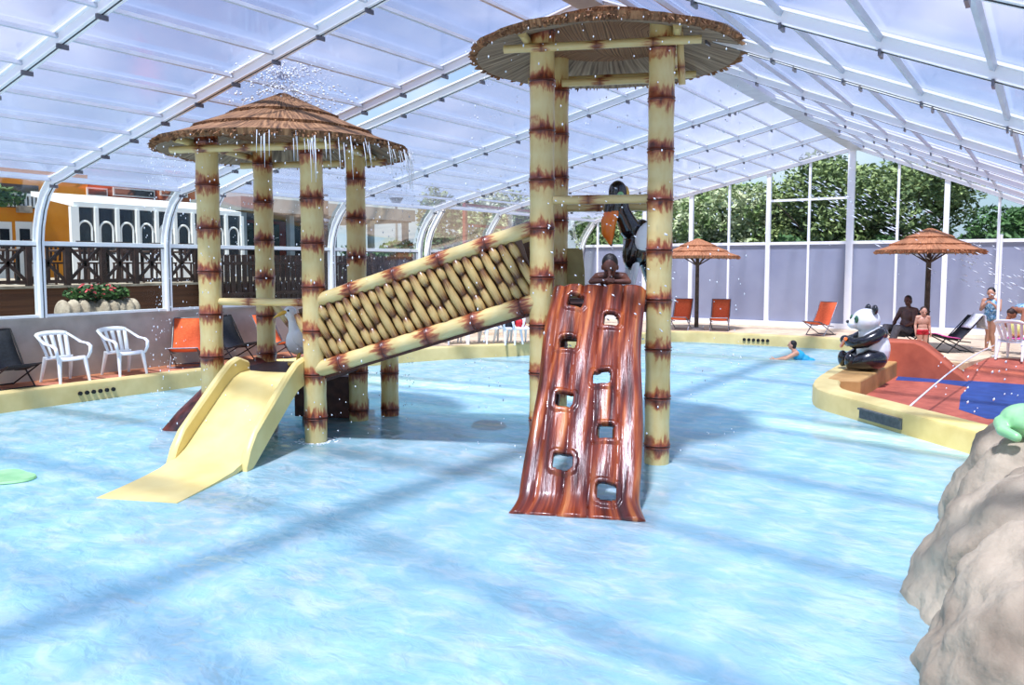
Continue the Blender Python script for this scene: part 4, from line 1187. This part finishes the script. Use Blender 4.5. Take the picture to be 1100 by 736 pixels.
# person bending forward at the right edge
pb = ground(1107, 381)
person('person in a swimsuit bending forward behind the white armchair, right edge of the photo', (pb.x, pb.y, .297), facing(-VIEW_RIGHT - VIEW_FWD * .15), 1.66,
       dict(pelvis=(0, .05, .53), chest=(0, -.13, .60), neck=(0, -.24, .60), head=(0, -.30, .545), look=(0, -.5, -.9), shL=(.105, -.2, .60), shR=(-.105, -.2, .60), elL=(.13, -.26, .44), wrL=(.1, -.3, .31), elR=(-.13, -.26, .44), wrR=(-.1, -.3, .31),
            hipL=(.05, .05, .51), hipR=(-.05, .05, .51)),
       'skin_tan', 'hair_brown', [('swimsuit', 'blue_print', 'suit')], build_k=1.05)
# swimmer in the water
p = at(856, 386, 2, 0)
person('dark haired swimmer in a turquoise swimsuit stretched out in the far water', (p.x, p.y, 0), facing(-VIEW_RIGHT * .85 + VIEW_FWD * .4), 1.62,
       dict(pelvis=(0, .2, -.06), chest=(0, .03, .055), neck=(0, -.04, .13), head=(0, -.07, .205), look=(0, -1, .05), shL=(.105, -.0, .1), shR=(-.105, -.0, .1), elL=(.17, -.14, .02), wrL=(.15, -.29, -.005), elR=(-.17, -.13, .01), wrR=(-.12, -.28, -.02),
            hdL=(0, -1, -.05), hdR=(0, -1, -.1), hipL=(.05, .22, -.07), knL=(.06, .44, -.12), anL=(.06, .66, -.14), toeL=(.06, .73, -.15), hipR=(-.05, .22, -.07), knR=(-.06, .44, -.12), anR=(-.06, .66, -.14), toeR=(-.06, .73, -.15)),
       'skin', 'hair', [('swimsuit', 'turquoise', 'suit')], build_k=1.15)
# child leaning on the top of the climbing wall
p = RT_ + TU * .12 - TV * .40
person('wet haired child leaning with folded arms on top of the climbing wall', (p.x, p.y, 1.84), TA, 1.22,
       dict(pelvis=(0, .09, .12), chest=(0, -.06, .205), neck=(0, -.15, .275), head=(0, -.235, .345), look=(0, -.86, -.6), shL=(.125, -.13, .25), shR=(-.125, -.13, .25), elL=(.175, -.24, .205), wrL=(.03, -.29, .21), elR=(-.175, -.24, .205), wrR=(-.03, -.31, .22),
            hdL=(-1, -.1, .05), hdR=(1, -.1, .0), hipL=(.05, .1, .11), knL=(.1, -.02, .04), anL=(.07, .22, .04), toeL=(.07, .28, .03), hipR=(-.05, .1, .11), knR=(-.1, -.02, .04), anR=(-.07, .22, .04), toeR=(-.07, .28, .03)),
       'skin_shaded', 'hair', [('trunks', 'grey_cloth', 'trunks')], headk=1.6, build_k=1.15)

# ------------------------------------------------------------------ outside
def line_px(px, X):            # where the sight line of image column px crosses the plane x = X (plan view)
    d = _FW + (px - 550) / F_PX * _RT; return d.y * X / d.x
def zat(px, py, X): return at(px, py, 0, X).z
GL = 1.25
g = G(); g.box((WX - 40.3, 30, GL - .5), (80, 160, 1)); struct('ground_left', g, 'grass', 'ground outside the left wall', smooth=0)
g = G(); g.box((20, GY + 60.3, .6), (110, 120, 1)); struct('ground_far', g, 'grass', 'ground beyond the far gable', smooth=0)

def leaves(g, c, rad, n, size, rnd, hollow=.55, clumps=None):
    cl = clumps or [((0, 0, 0), 1.0)]
    for _ in range(n):
        o, k = rnd.choice(cl)
        d = Vector((rnd.gauss(0, 1), rnd.gauss(0, 1), rnd.gauss(0, 1))).normalized() * (hollow + (1 - hollow) * rnd.random() ** .5)
        p = Vector((c[0] + (o[0] + d.x * k) * rad[0], c[1] + (o[1] + d.y * k) * rad[1], c[2] + (o[2] + d.z * k) * rad[2]))
        a = Vector((rnd.gauss(0, 1), rnd.gauss(0, 1), rnd.gauss(0, .6))).normalized()
        b = a.cross(Vector((rnd.gauss(0, 1), rnd.gauss(0, 1), rnd.gauss(0, 1)))).normalized()
        s = size * rnd.uniform(.6, 1.3)
        o_ = len(g.v)
        g.v += [tuple(p - a * s), tuple(p + b * s * .45), tuple(p + a * s), tuple(p - b * s * .45)]; g.f.append((o_, o_ + 1, o_ + 2, o_ + 3)); g.a += [0] * 4; g.b += [0] * 4
def make_tree(label, loc, h, w, leaf, seed, n=5200, group=None, trunk=.3, lsize=.16):
    rnd = random.Random(seed)
    t = thing('tree', label, 'tree', loc, 0, group)
    g = G(); g.tube([(0, 0, 0), (.05, 0, h * .3), (-.05, .05, h * .6)], [.16, .12, .06], 10)
    for k in range(5):
        a = k * 1.256; g.tube([(0, 0, h * (.25 + .06 * k)), (w * .28 * math.cos(a), w * .28 * math.sin(a), h * (.5 + .06 * k))], [.06, .02], 8)
    build('trunk', g, 'bark', t)
    cl = [((rnd.uniform(-.6, .6), rnd.uniform(-.6, .6), rnd.uniform(-.55, .6)), rnd.uniform(.3, .5)) for _ in range(16)]
    g = G(); leaves(g, (0, 0, h * .56), (w / 2, w / 2, h * .46), n, lsize, rnd, .5, cl); build('crown', g, leaf, t, smooth=0)
    return t
# trees behind the gable: (image column, distance beyond, height, width)
T = [(662, 31.5, 3.8, 4.6, 'leaf', 'low broad tree beyond the left corner of the gable, behind the toucan statue'), (735, 33, 4.6, 5.0, 'leaf_light', 'pale flowering tree beyond the gable, next to the tall tower post'), (775, 31, 4.9, 4.6, 'leaf_light', 'pale tree beyond the gable above the left reed parasol'),
     (820, 32.5, 5.5, 5.2, 'leaf', 'tree beyond the gable behind the third thick post'), (872, 31, 5.8, 5.2, 'leaf', 'tree beyond the gable under the middle transom, tallest left of the ridge post'), (925, 32, 6.1, 5.4, 'leaf', 'tallest tree beyond the gable behind the ridge post'),
     (975, 31, 5.5, 4.4, 'leaf', 'tree with a ragged right edge above the right reed parasol'), (1082, 34, 3.9, 4.6, 'leaf_dark', 'dark rounded tree beyond the gable at the right edge of the photo')]
for k, (px, Y, h, w, lf, lab) in enumerate(T):
    d = _FW + (px - 550) / F_PX * _RT; make_tree(lab, (d.x / d.y * Y, Y, .6), h, w, lf, 20 + k, 11000, 'trees beyond the far gable', lsize=.115)
def hedge(name, label, p0, p1, z0, h, w, leaf, seed, n, lsize=.12, cat='hedge'):
    rnd = random.Random(seed); p0, p1 = Vector((*p0, 0)), Vector((*p1, 0)); L = (p1 - p0).length; d = (p1 - p0).normalized(); q = Vector((-d.y, d.x, 0))
    t = thing(name, label, cat, (p0.x, p0.y, z0))
    g = G()
    for _ in range(n):
        a, b, c = rnd.random() * L, rnd.uniform(-.5, .5) * w, rnd.random()
        top = h * (.82 + .18 * math.sin(a * 1.9 + seed)) 
        p = d * a + q * b + Vector((0, 0, c ** .7 * top))
        u = Vector((rnd.gauss(0, 1), rnd.gauss(0, 1), rnd.gauss(0, 1))).normalized(); v = u.cross(Vector((rnd.gauss(0, 1), rnd.gauss(0, 1), rnd.gauss(0, 1)))).normalized(); s = lsize * rnd.uniform(.6, 1.3)
        o_ = len(g.v); g.v += [tuple(p - u * s), tuple(p + v * s * .5), tuple(p + u * s), tuple(p - v * s * .5)]; g.f.append((o_, o_ + 1, o_ + 2, o_ + 3)); g.a += [0] * 4; g.b += [0] * 4
    build('foliage', g, leaf, t, smooth=0)
    g = G()
    for k in range(max(3, int(L / 1.2))): 
        c = d * (.4 + k * 1.2); g.tube([c, c + Vector((.05, .1, h * .6))], [.04, .02], 6)
    build('stem', g, 'bark', t)
    return t
hedge('hedge', 'dark clipped hedge beyond the gable under the trees', (-17, 29.5), (3, 29.5), .6, 2.7, 1.1, 'leaf_dark', 3, 9000, .15)
hedge('hedge', 'green hedge outside the left wall, right of the grey canopy', (-22, line_px(440, -22)), (-18.5, line_px(600, -18.5)), GL, 2.3, 1.4, 'leaf_dark', 5, 7000, .14)
hedge('hedge', 'bluish shrubs under the grey canopy roof', (-23.5, line_px(375, -23.5)), (-23, line_px(452, -23)), GL, 2.0, 1.2, 'leaf_dark', 9, 4500, .13)
for px, X, h, w, lab, lf in ((478, -23, 4.4, 2.8, 'slender bright green tree outside, left of the last clear arch', 'leaf'), (530, -21, 4.6, 3.6, 'broad pale tree outside behind the red pergola post', 'leaf_light'), (570, -19.5, 4.2, 3.4, 'bushy tree outside just left of the tall tower post', 'leaf')):
    make_tree(lab, (X, line_px(px, X), GL), h, w, lf, int(px), 3600, 'trees outside the left wall', lsize=.14)

# raised timber terrace with a crossed railing
FX = -16.6
ya, yb = line_px(-60, FX), line_px(212, FX)
yt = line_px(266, -22.5)
g = G(); g.box((FX - 4.5, (ya + yt) / 2, 1.52), (9, yt - ya, .6)); o = struct('floor_terrace', g, 'wood', 'raised timber terrace outside', smooth=0)
g = G(); g.box((FX - 4.5, (ya + yt) / 2, 1.83), (9.1, yt - ya + .1, .05)); build('terrace_boards', g, 'stone', o, smooth=0)
fn = thing('terrace_fence', 'dark timber railing with crossed braces along the raised terrace', 'fence', (FX, ya, 1.855))
n = 7; st = (yb - ya) / n
for k in range(n + 1):
    g = G(); g.box((0, k * st, .44), (.1, .1, .88)); build('post', g, 'dark_wood', fn, smooth=0)
for k in range(n):
    a, b = k * st + .05, (k + 1) * st - .05
    for z in (.08, .80):
        g = G(); g.box((0, (a + b) / 2, z), (.07, b - a, .07)); build('rail', g, 'dark_wood', fn, smooth=0)
    for z0, z1 in ((.1, .78), (.78, .1)):
        g = G(); g.bar((0, a, z0), (0, b, z1), .04, .06); build('brace', g, 'dark_wood', fn, smooth=0)
    g = G(); g.bar((0, (a + b) / 2, .1), (0, (a + b) / 2, .8), .04, .05); build('baluster', g, 'dark_wood', fn, smooth=0)
# terrace tables and chairs
def cafe_chair(label, loc, rz, m='dark_wood', group=None):
    t = thing('terrace_chair', label, 'chair', loc, rz, group)
    g = G(); g.box((0, 0, .45), (.42, .42, .04)); build('seat', g, m, t, smooth=0, bevel=.01)
    g = G()
    for k in range(4): g.bar((-.15 + .1 * k, .2, .5), (-.15 + .1 * k, .26, .9), .05, .02)
    g.bar((-.2, .265, .9), (.2, .265, .9), .04, .07); build('backrest', g, m, t, smooth=0)
    for i in (-1, 1):
        for j in (-1, 1):
            g = G(); g.bar((i * .18, j * .18, .44), (i * .2, j * .21, 0), .035, .035); build('leg', g, m, t, smooth=0)
    return t
def cafe_table(label, loc, group=None):
    t = thing('terrace_table', label, 'table', loc, .3, group)
    g = G(); g.lathe([(.02, .70), (.42, .70), (.44, .72), (.42, .745), (.02, .745)], n=32); build('tabletop', g, 'dark_wood', t)
    g = G(); g.tube([(0, 0, 0.02), (0, 0, .7)], .04, 10); build('pedestal', g, 'dark_steel', t)
    g = G(); g.lathe([(.02, 0), (.24, 0), (.22, .03), (.02, .05)], n=24); build('base', g, 'dark_steel', t)
    return t
c0 = t0 = None
for k, (px, X) in enumerate(((22, -18.0), (78, -18.0), (118, -18.1), (155, -18.2), (186, -18.1))):
    y = line_px(px, X); lab = ('round dark table on the terrace, %s' % ('behind the left edge of the photo', 'just right of the first white arch', 'second to the right of the first white arch', 'third to the right of the first white arch', 'left of the second white arch')[k])
    if t0 is None: t0 = cafe_table(lab, (X, y, 1.857), 'round terrace tables')
    else: copy_tree(t0, lab, (X, y, 1.857))
    for q, (dx, dy, rz, side) in enumerate(((.75, .1, R(90), 'on the pool side of'), (-.75, 0, R(-90), 'on the house side of'))):
        l2 = 'dark slatted chair %s the terrace table %s' % (side, ('at the left edge', 'nearest the first arch', 'second from the first arch', 'third from the first arch', 'next to the second arch')[k])
        if c0 is None: c0 = cafe_chair(l2, (X + dx, y + dy, 1.857), rz, group='dark terrace chairs')
        else: copy_tree(c0, l2, (X + dx, y + dy, 1.857), rz)
# brown screen fence further along
sy0, sy1 = line_px(216, FX), line_px(600, FX)
sf = thing('screen_fence', 'dark brown boarded screen fence outside, seen behind the low hut and bridge', 'fence', (FX + .25, sy0, GL))
nb = 9; st = (sy1 - sy0) / nb
for k in range(nb + 1):
    g = G(); g.box((0, k * st, .66), (.12, .12, 1.36)); build('post', g, 'dark_wood', sf, smooth=0)
for k in range(nb):
    g = G()
    m_ = int(st / .16)
    for j in range(m_): g.box((-.02, k * st + (j + .5) * st / m_, .64), (.03, st / m_ - .035, 1.24))
    g.box((.02, (k + .5) * st, .3), (.04, st, .08)); g.box((.02, (k + .5) * st, 1.05), (.04, st, .08))
    build('board_panel', g, 'dark_wood', sf, smooth=0)
# stone planter with flowers
px0, px1, X = 62, 150, -15.4
y0, y1 = line_px(px0, X), line_px(px1, X)
pt = thing('flower_planter', 'low stone flower bed with leafy plants and pink flowers below the terrace', 'planter', (X, (y0 + y1) / 2, GL))
g = G(); L = (y1 - y0)
rnd = random.Random(5)
for k in range(9): g.ell((rnd.uniform(-.1, .1), -L / 2 + L * (k + .5) / 9, .1), (.26, L / 14, .24 + .04 * rnd.random()), None, 12, 8)
fused('stone_edge', g, 'stone', pt, .03, 3)
g = G(); leaves(g, (-.05, 0, .46), (.26, L * .42, .16), 900, .07, rnd, .2); build('plants', g, 'leaf_dark', pt, smooth=0)
g = G(); leaves(g, (0, 0, .52), (.26, L * .4, .14), 110, .045, rnd, .3); build('flowers', g, 'flower', pt, smooth=0)

# orange house
HX = -27.0
def house_y(px): return line_px(px, HX)
hz = lambda px, py: zat(px, py, HX)
y0, y1 = house_y(-120), house_y(100)
oh = thing('orange_house', 'orange rendered house behind the terrace at the left edge of the photo', 'house', (HX - 2, (y0 + y1) / 2, GL))
top = hz(70, 186) - GL
g = G(); g.box((0, 0, top / 2), (4, y1 - y0, top)); build('wall', g, 'orange_wall', oh, smooth=0)
def fr(px, py0, py1, px1):
    ya_, yb_ = house_y(px), house_y(px1); za, zb = hz(px, py1), hz(px, py0)
    return (2.0, (ya_ + yb_) / 2 - (y0 + y1) / 2, (za + zb) / 2 - GL), (yb_ - ya_), (zb - za)
for a, b, c, d in ((0, 238, 300, 17), (21, 238, 300, 39), (-40, 238, 300, -20)):
    c_, wy, wz = fr(a, b, c, d)
    g = G(); g.box(c_, (.08, wy, wz)); dd = build('door', g, 'frame', oh, smooth=0, bevel=.01)
    g = G(); g.box((c_[0] + .03, c_[1], c_[2] + wz * .2), (.06, wy * .6, wz * .35)); build('pane', g, 'dark_glass', dd, smooth=0)
c_, wy, wz = fr(-60, 192, 219, 47)
g = G(); g.box((c_[0] - .1, c_[1], c_[2]), (.3, wy, wz)); bal = build('loggia', g, 'dark_glass', oh, smooth=0)
g = G()
for k in range(22): g.box((c_[0] + .12, c_[1] - wy / 2 + wy * (k + .5) / 22, c_[2] - wz * .22), (.05, .07, wz * .5))
g.box((c_[0] + .12, c_[1], c_[2] + wz * .06), (.09, wy, .09)); build('balustrade', g, 'frame', bal, smooth=0)
rnd = random.Random(12)
g = G(); leaves(g, (c_[0] + .2, c_[1] - .1 * wy, c_[2] - .05), (.2, wy * .45, .35), 500, .12, rnd, .2); build('balcony_plants', g, 'leaf_dark', bal, smooth=0)
g = G(); g.box((c_[0] + .15, fr(22, 222, 228, 36)[0][1], fr(22, 222, 228, 36)[0][2]), (.25, .4, .22)); build('wall_lamp', g, 'stone', oh, smooth=0, bevel=.02)
# brick red annex with a dark window band, behind the conservatory
y2 = house_y(215)
an = thing('red_annex', 'brick red building wing with dark upper windows beside the orange house', 'house', (HX - 1.5, (y1 + y2) / 2, GL))
top2 = hz(130, 197) - GL
g = G(); g.box((0, 0, top2 / 2), (3, y2 - y1 - .1, top2)); build('wall', g, 'red_wall', an, smooth=0)
for a, b in ((98, 120), (126, 170), (176, 205)):
    ya_, yb_ = house_y(a), house_y(b); za, zb = hz(a, 209), hz(a, 203)
    g = G(); g.box((1.5, (ya_ + yb_) / 2 - (y1 + y2) / 2, (za + zb) / 2 - GL), (.1, yb_ - ya_, zb - za + .1)); w_ = build('window', g, 'frame', an, smooth=0)
    g = G(); g.box((1.53, (ya_ + yb_) / 2 - (y1 + y2) / 2, (za + zb) / 2 - GL), (.08, yb_ - ya_ - .1, zb - za)); build('pane', g, 'dark_glass', w_, smooth=0)
# white conservatory with arched panes
CX = -22.5
cy0, cy1 = line_px(84, CX), line_px(262, CX)
cz = lambda px, py: zat(px, py, CX)
cv = thing('conservatory', 'white framed conservatory with arched panes on the terrace', 'conservatory', (CX, cy0, 1.86))
zt = cz(150, 226) - 1.86; zb = 0.0
L = cy1 - cy0
g = G(); 
g.rings([[(0, 0, zt), (0, L, zt), (0, L, zt + .14), (0, 0, zt + .14)], [(-2.4, 0, zt + .4), (-2.4, L, zt + .4), (-2.4, L, zt + .54), (-2.4, 0, zt + .54)]]); build('roof', g, 'frame', cv, smooth=0)
nb = 9
for k in range(nb + 1):
    w = .22 if k in (0,) else .1
    g = G(); g.box((0, L * k / nb, zt / 2), (.12, w, zt)); build('post', g, 'frame', cv, smooth=0)
for k in range(nb):
    a, b = L * k / nb + .06, L * (k + 1) / nb - .06; r = (b - a) / 2 - .06
    g = G(); g.box((-.06, (a + b) / 2, zt / 2), (.03, b - a, zt)); pn = build('pane', g, 'dark_glass', cv, smooth=0)
    g = G(); pts = [(-.02, (a + b) / 2 - r, zt * .5)] + [(-.02, (a + b) / 2 - r * math.cos(t), zt * .70 + r * 1.15 * math.sin(t)) for t in (math.pi * i / 10 for i in range(11))] + [(-.02, (a + b) / 2 + r, zt * .5)]
    g.tube(pts, .03, 8); g.box((-.02, (a + b) / 2, zt * .46), (.05, b - a, .05)); build('arch_frame', g, 'frame', pn, smooth=60)
    g = G(); g.box((-.02, (a + b) / 2, .35), (.05, b - a, .7)); build('lower_panel', g, 'frame', pn, smooth=0)
# grey canopy building
KX = -24.0
ky0, ky1 = line_px(262, KX), line_px(447, KX)
kz = lambda px, py: zat(px, py, KX)
cn = thing('canopy_building', 'long building with a grey flat canopy roof outside, right of the conservatory', 'building', (KX, ky0, GL))
L = ky1 - ky0; ztop = kz(447, 227) - GL
g = G(); g.box((-2.6, L / 2, ztop - .22), (5.2, L, .5)); build('roof', g, 'grey_roof', cn, smooth=0)
g = G(); g.box((-2.6, L / 2 - .05, ztop - .5), (5.0, L - .2, .06)); build('soffit', g, 'dark_wood', cn, smooth=0)
for k in range(5):
    g = G(); g.box((-.35, .3 + (L - .6) * k / 4, (ztop - .5) / 2), (.22, .22, ztop - .5)); build('column', g, 'grey_roof', cn, smooth=0)
g = G(); g.box((-4.4, L * .42, (ztop - .5) / 2), (.4, L * .8, ztop - .5)); bw = build('wall', g, 'red_wall', cn, smooth=0)
for k in range(6):
    g = G(); g.box((-4.17, L * .06 + L * .72 * k / 5, 2.0), (.08, L * .1, 1.5)); build('window', g, 'dark_glass', bw, smooth=0)
# posts and lamp
X = -17.6; p = (X, line_px(352, X), GL)
t = thing('timber_pole', 'slim brown timber pole outside, between the right posts of the low hut', 'pole', p); g = G(); g.tube([(0, 0, 0), (0, 0, zat(352, 209, X) - GL)], .075, 10); build('shaft', g, 'dark_wood', t); g = G(); g.box((0, 0, .05), (.3, .3, .1)); build('foot', g, 'stone', t, smooth=0)
X = -26; p = (X, line_px(427, X), GL); hl = zat(427, 223, X) - GL
t = thing('street_lamp', 'street lamp with an upturned cone head above the grey canopy', 'lamp', p)
g = G(); g.tube([(0, 0, 0), (0, 0, hl)], [.08, .05], 10); build('pole', g, 'grey_roof', t)
g = G(); g.lathe([(.06, hl), (.32, hl + .42), (.34, hl + .45), (.3, hl + .47), (.02, hl + .47)], n=24); build('lamp_head', g, 'grey_roof', t)
X = -18.2; 
t = thing('pergola', 'red brown timber pergola outside, left of the tall tower post', 'pergola', (X, line_px(500, X), GL))
h1 = zat(500, 214, X) - GL; L = line_px(575, X) - line_px(500, X)
for y in (0, L):
    g = G(); g.box((0, y, h1 / 2), (.14, .14, h1)); build('post', g, 'red_wall', t, smooth=0)
for z in (h1 * .94, h1 * .72):
    g = G(); g.box((0, L / 2, z), (.1, L, .1)); build('beam', g, 'red_wall', t, smooth=0)

# ------------------------------------------------------------------ moving water
def drop_mesh(g, p, r, st=(0, 0, 1), L=1.0):
    d = Vector(st).normalized() * r * L
    x = d.cross(Vector((1, .3, 0))).normalized() * r; y = d.cross(x).normalized() * r
    g.add([p + d, p + x, p + y, p - x, p - y, p - d], [(0, 1, 2), (0, 2, 3), (0, 3, 4), (0, 4, 1), (5, 2, 1), (5, 3, 2), (5, 4, 3), (5, 1, 4)])
def falling(name, label, fn, n, seed):
    rnd = random.Random(seed); g = G()
    for _ in range(n): fn(g, rnd)
    o = build(name, g, 'drop', None, smooth=90); tag(o, label, 'water', kind='stuff'); return o
def roof_rain(c, rim, rad, lo, hi, zlow):
    def f(g, rnd):
        t = rnd.uniform(lo, hi); u = rnd.random()
        r = rad + rnd.uniform(-.08, .1); z = rim - (rim - zlow) * u ** 1.6
        drop_mesh(g, Vector((c.x + r * math.cos(t), c.y + r * math.sin(t), z)), rnd.uniform(.004, .011), (0, 0, 1), rnd.uniform(1, 2.2))
    return f
falling('water_drops', 'water drops raining from the eaves of the low hut', roof_rain(LT, 3.8, 1.68, 0, 2 * math.pi, .05), 1000, 1)
falling('water_drops', 'water drops dripping from the eaves of the tall tower', roof_rain(RT_, 4.85, 1.64, 0, 2 * math.pi, .05), 450, 2)
def strands(c, rim, rad, lo, hi, n, seed, label):
    rnd = random.Random(seed); g = G()
    for _ in range(n):
        t = rnd.uniform(lo, hi); L = rnd.uniform(.15, .55); r = rad + rnd.uniform(-.03, .04)
        p0 = Vector((c.x + r * math.cos(t), c.y + r * math.sin(t), rim + rnd.uniform(-.05, .06))); out = Vector((math.cos(t), math.sin(t), 0))
        g.tube([p0, p0 + out * .03 + Vector((0, 0, -L * .5)), p0 + out * .05 + Vector((0, 0, -L))], [.006, .004, .002], 5)
    o = build('water_strands', g, 'drop', None, smooth=90); tag(o, label, 'water', kind='stuff')
strands(LT, 3.8, 1.68, TA + R(-75), TA + R(20), 46, 4, 'thin water strands streaming off the right eaves of the low hut')
def crown(g, rnd):          # the fountain bubbling on top of the hut
    t = rnd.uniform(0, 2 * math.pi); v = rnd.uniform(.2, 1.0); u = rnd.random()
    r = v * u * 1.1; z = 4.66 + .18 + (v * .9 * u - 1.15 * u * u) * .9
    z = max(z, 3.84 + .84 * max(0, 1 - r / 1.67) + .06)
    drop_mesh(g, Vector((LT.x + r * math.cos(t), LT.y + r * math.sin(t), z)), rnd.uniform(.007, .019), (math.cos(t), math.sin(t), -.5), rnd.uniform(1, 2.4))
falling('water_spray', 'bubbling water spray on top of the low hut roof', crown, 900, 3)
J0, J1 = at(978, 436, 2, .31), at(1068, 371, 1, 20.0)
def jet(g, rnd):
    k = rnd.random(); p = Vector((-5.5 + 5.8 * k + rnd.gauss(0, .25), 20.5 + rnd.uniform(-1.2, 1.2), 4.2 - 2.9 * k ** 1.3 + rnd.gauss(0, .35)))
    if p.z > .4: drop_mesh(g, p, rnd.uniform(.006, .016), (1, 0, -.55), rnd.uniform(2, 8))
falling('water_spray', 'drifting water spray in front of the grey gable panels at the right', jet, 420, 8)
def rainwall(g, rnd):
    p = at(rnd.uniform(740, 915), rnd.uniform(275, 340), 1, 21.5 + rnd.uniform(-1, 1)); drop_mesh(g, p, rnd.uniform(.004, .009), (1, 0, -.2), rnd.uniform(1.5, 5))
g = G(); N = 24
d = J1 - J0
g.tube([J0 + d * (k / N) + Vector((0, 0, .28 * math.sin(math.pi * k / N) * 0.35)) for k in range(N + 1)], [.014 - .004 * k / N for k in range(N + 1)], 8, round_ends=True)
o = build('water_jet', g, 'drop', None, smooth=90); tag(o, 'thin straight water jet crossing the splash pad from the front kerb to the girl', 'water jet')
def pad_drops(g, rnd):
    p = at(rnd.uniform(1005, 1098), rnd.uniform(385, 442), 2, .3); p.z = rnd.uniform(.05, .8); drop_mesh(g, p, rnd.uniform(.008, .02), (.3, 0, 1), 1.6)
falling('water_drops', 'scattered water drops flying over the splash pad', pad_drops, 30, 6)
def childrain(g, rnd):
    c = RT_ + TU * rnd.uniform(-.6, .9) - TV * rnd.uniform(.5, 1.2); drop_mesh(g, Vector((c.x, c.y, rnd.uniform(1.0, 3.2))), rnd.uniform(.005, .012), (.5, 0, -.3), rnd.uniform(1, 2.5))
falling('water_drops', 'water drops falling on the child and the climbing wall', childrain, 150, 7)
# foam rings where the posts stand in the water
def foam(label, c, r, n, seed):
    rnd = random.Random(seed); g = G()
    for _ in range(n):
        t = rnd.uniform(0, 2 * math.pi); q = r + abs(rnd.gauss(0, .06)); g.ell((q * math.cos(t), q * math.sin(t), .004), (rnd.uniform(.01, .03), rnd.uniform(.01, .025), .006), None, 8, 4)
    o = build('foam', g, 'drop', None, smooth=90); o.location = c; tag(o, label, 'foam', kind='stuff')
p = at(338, 473, 2, 0); foam('white foam around the front right post of the low hut', LT + TU * .725 - TV * .725, .16, 70, 2)
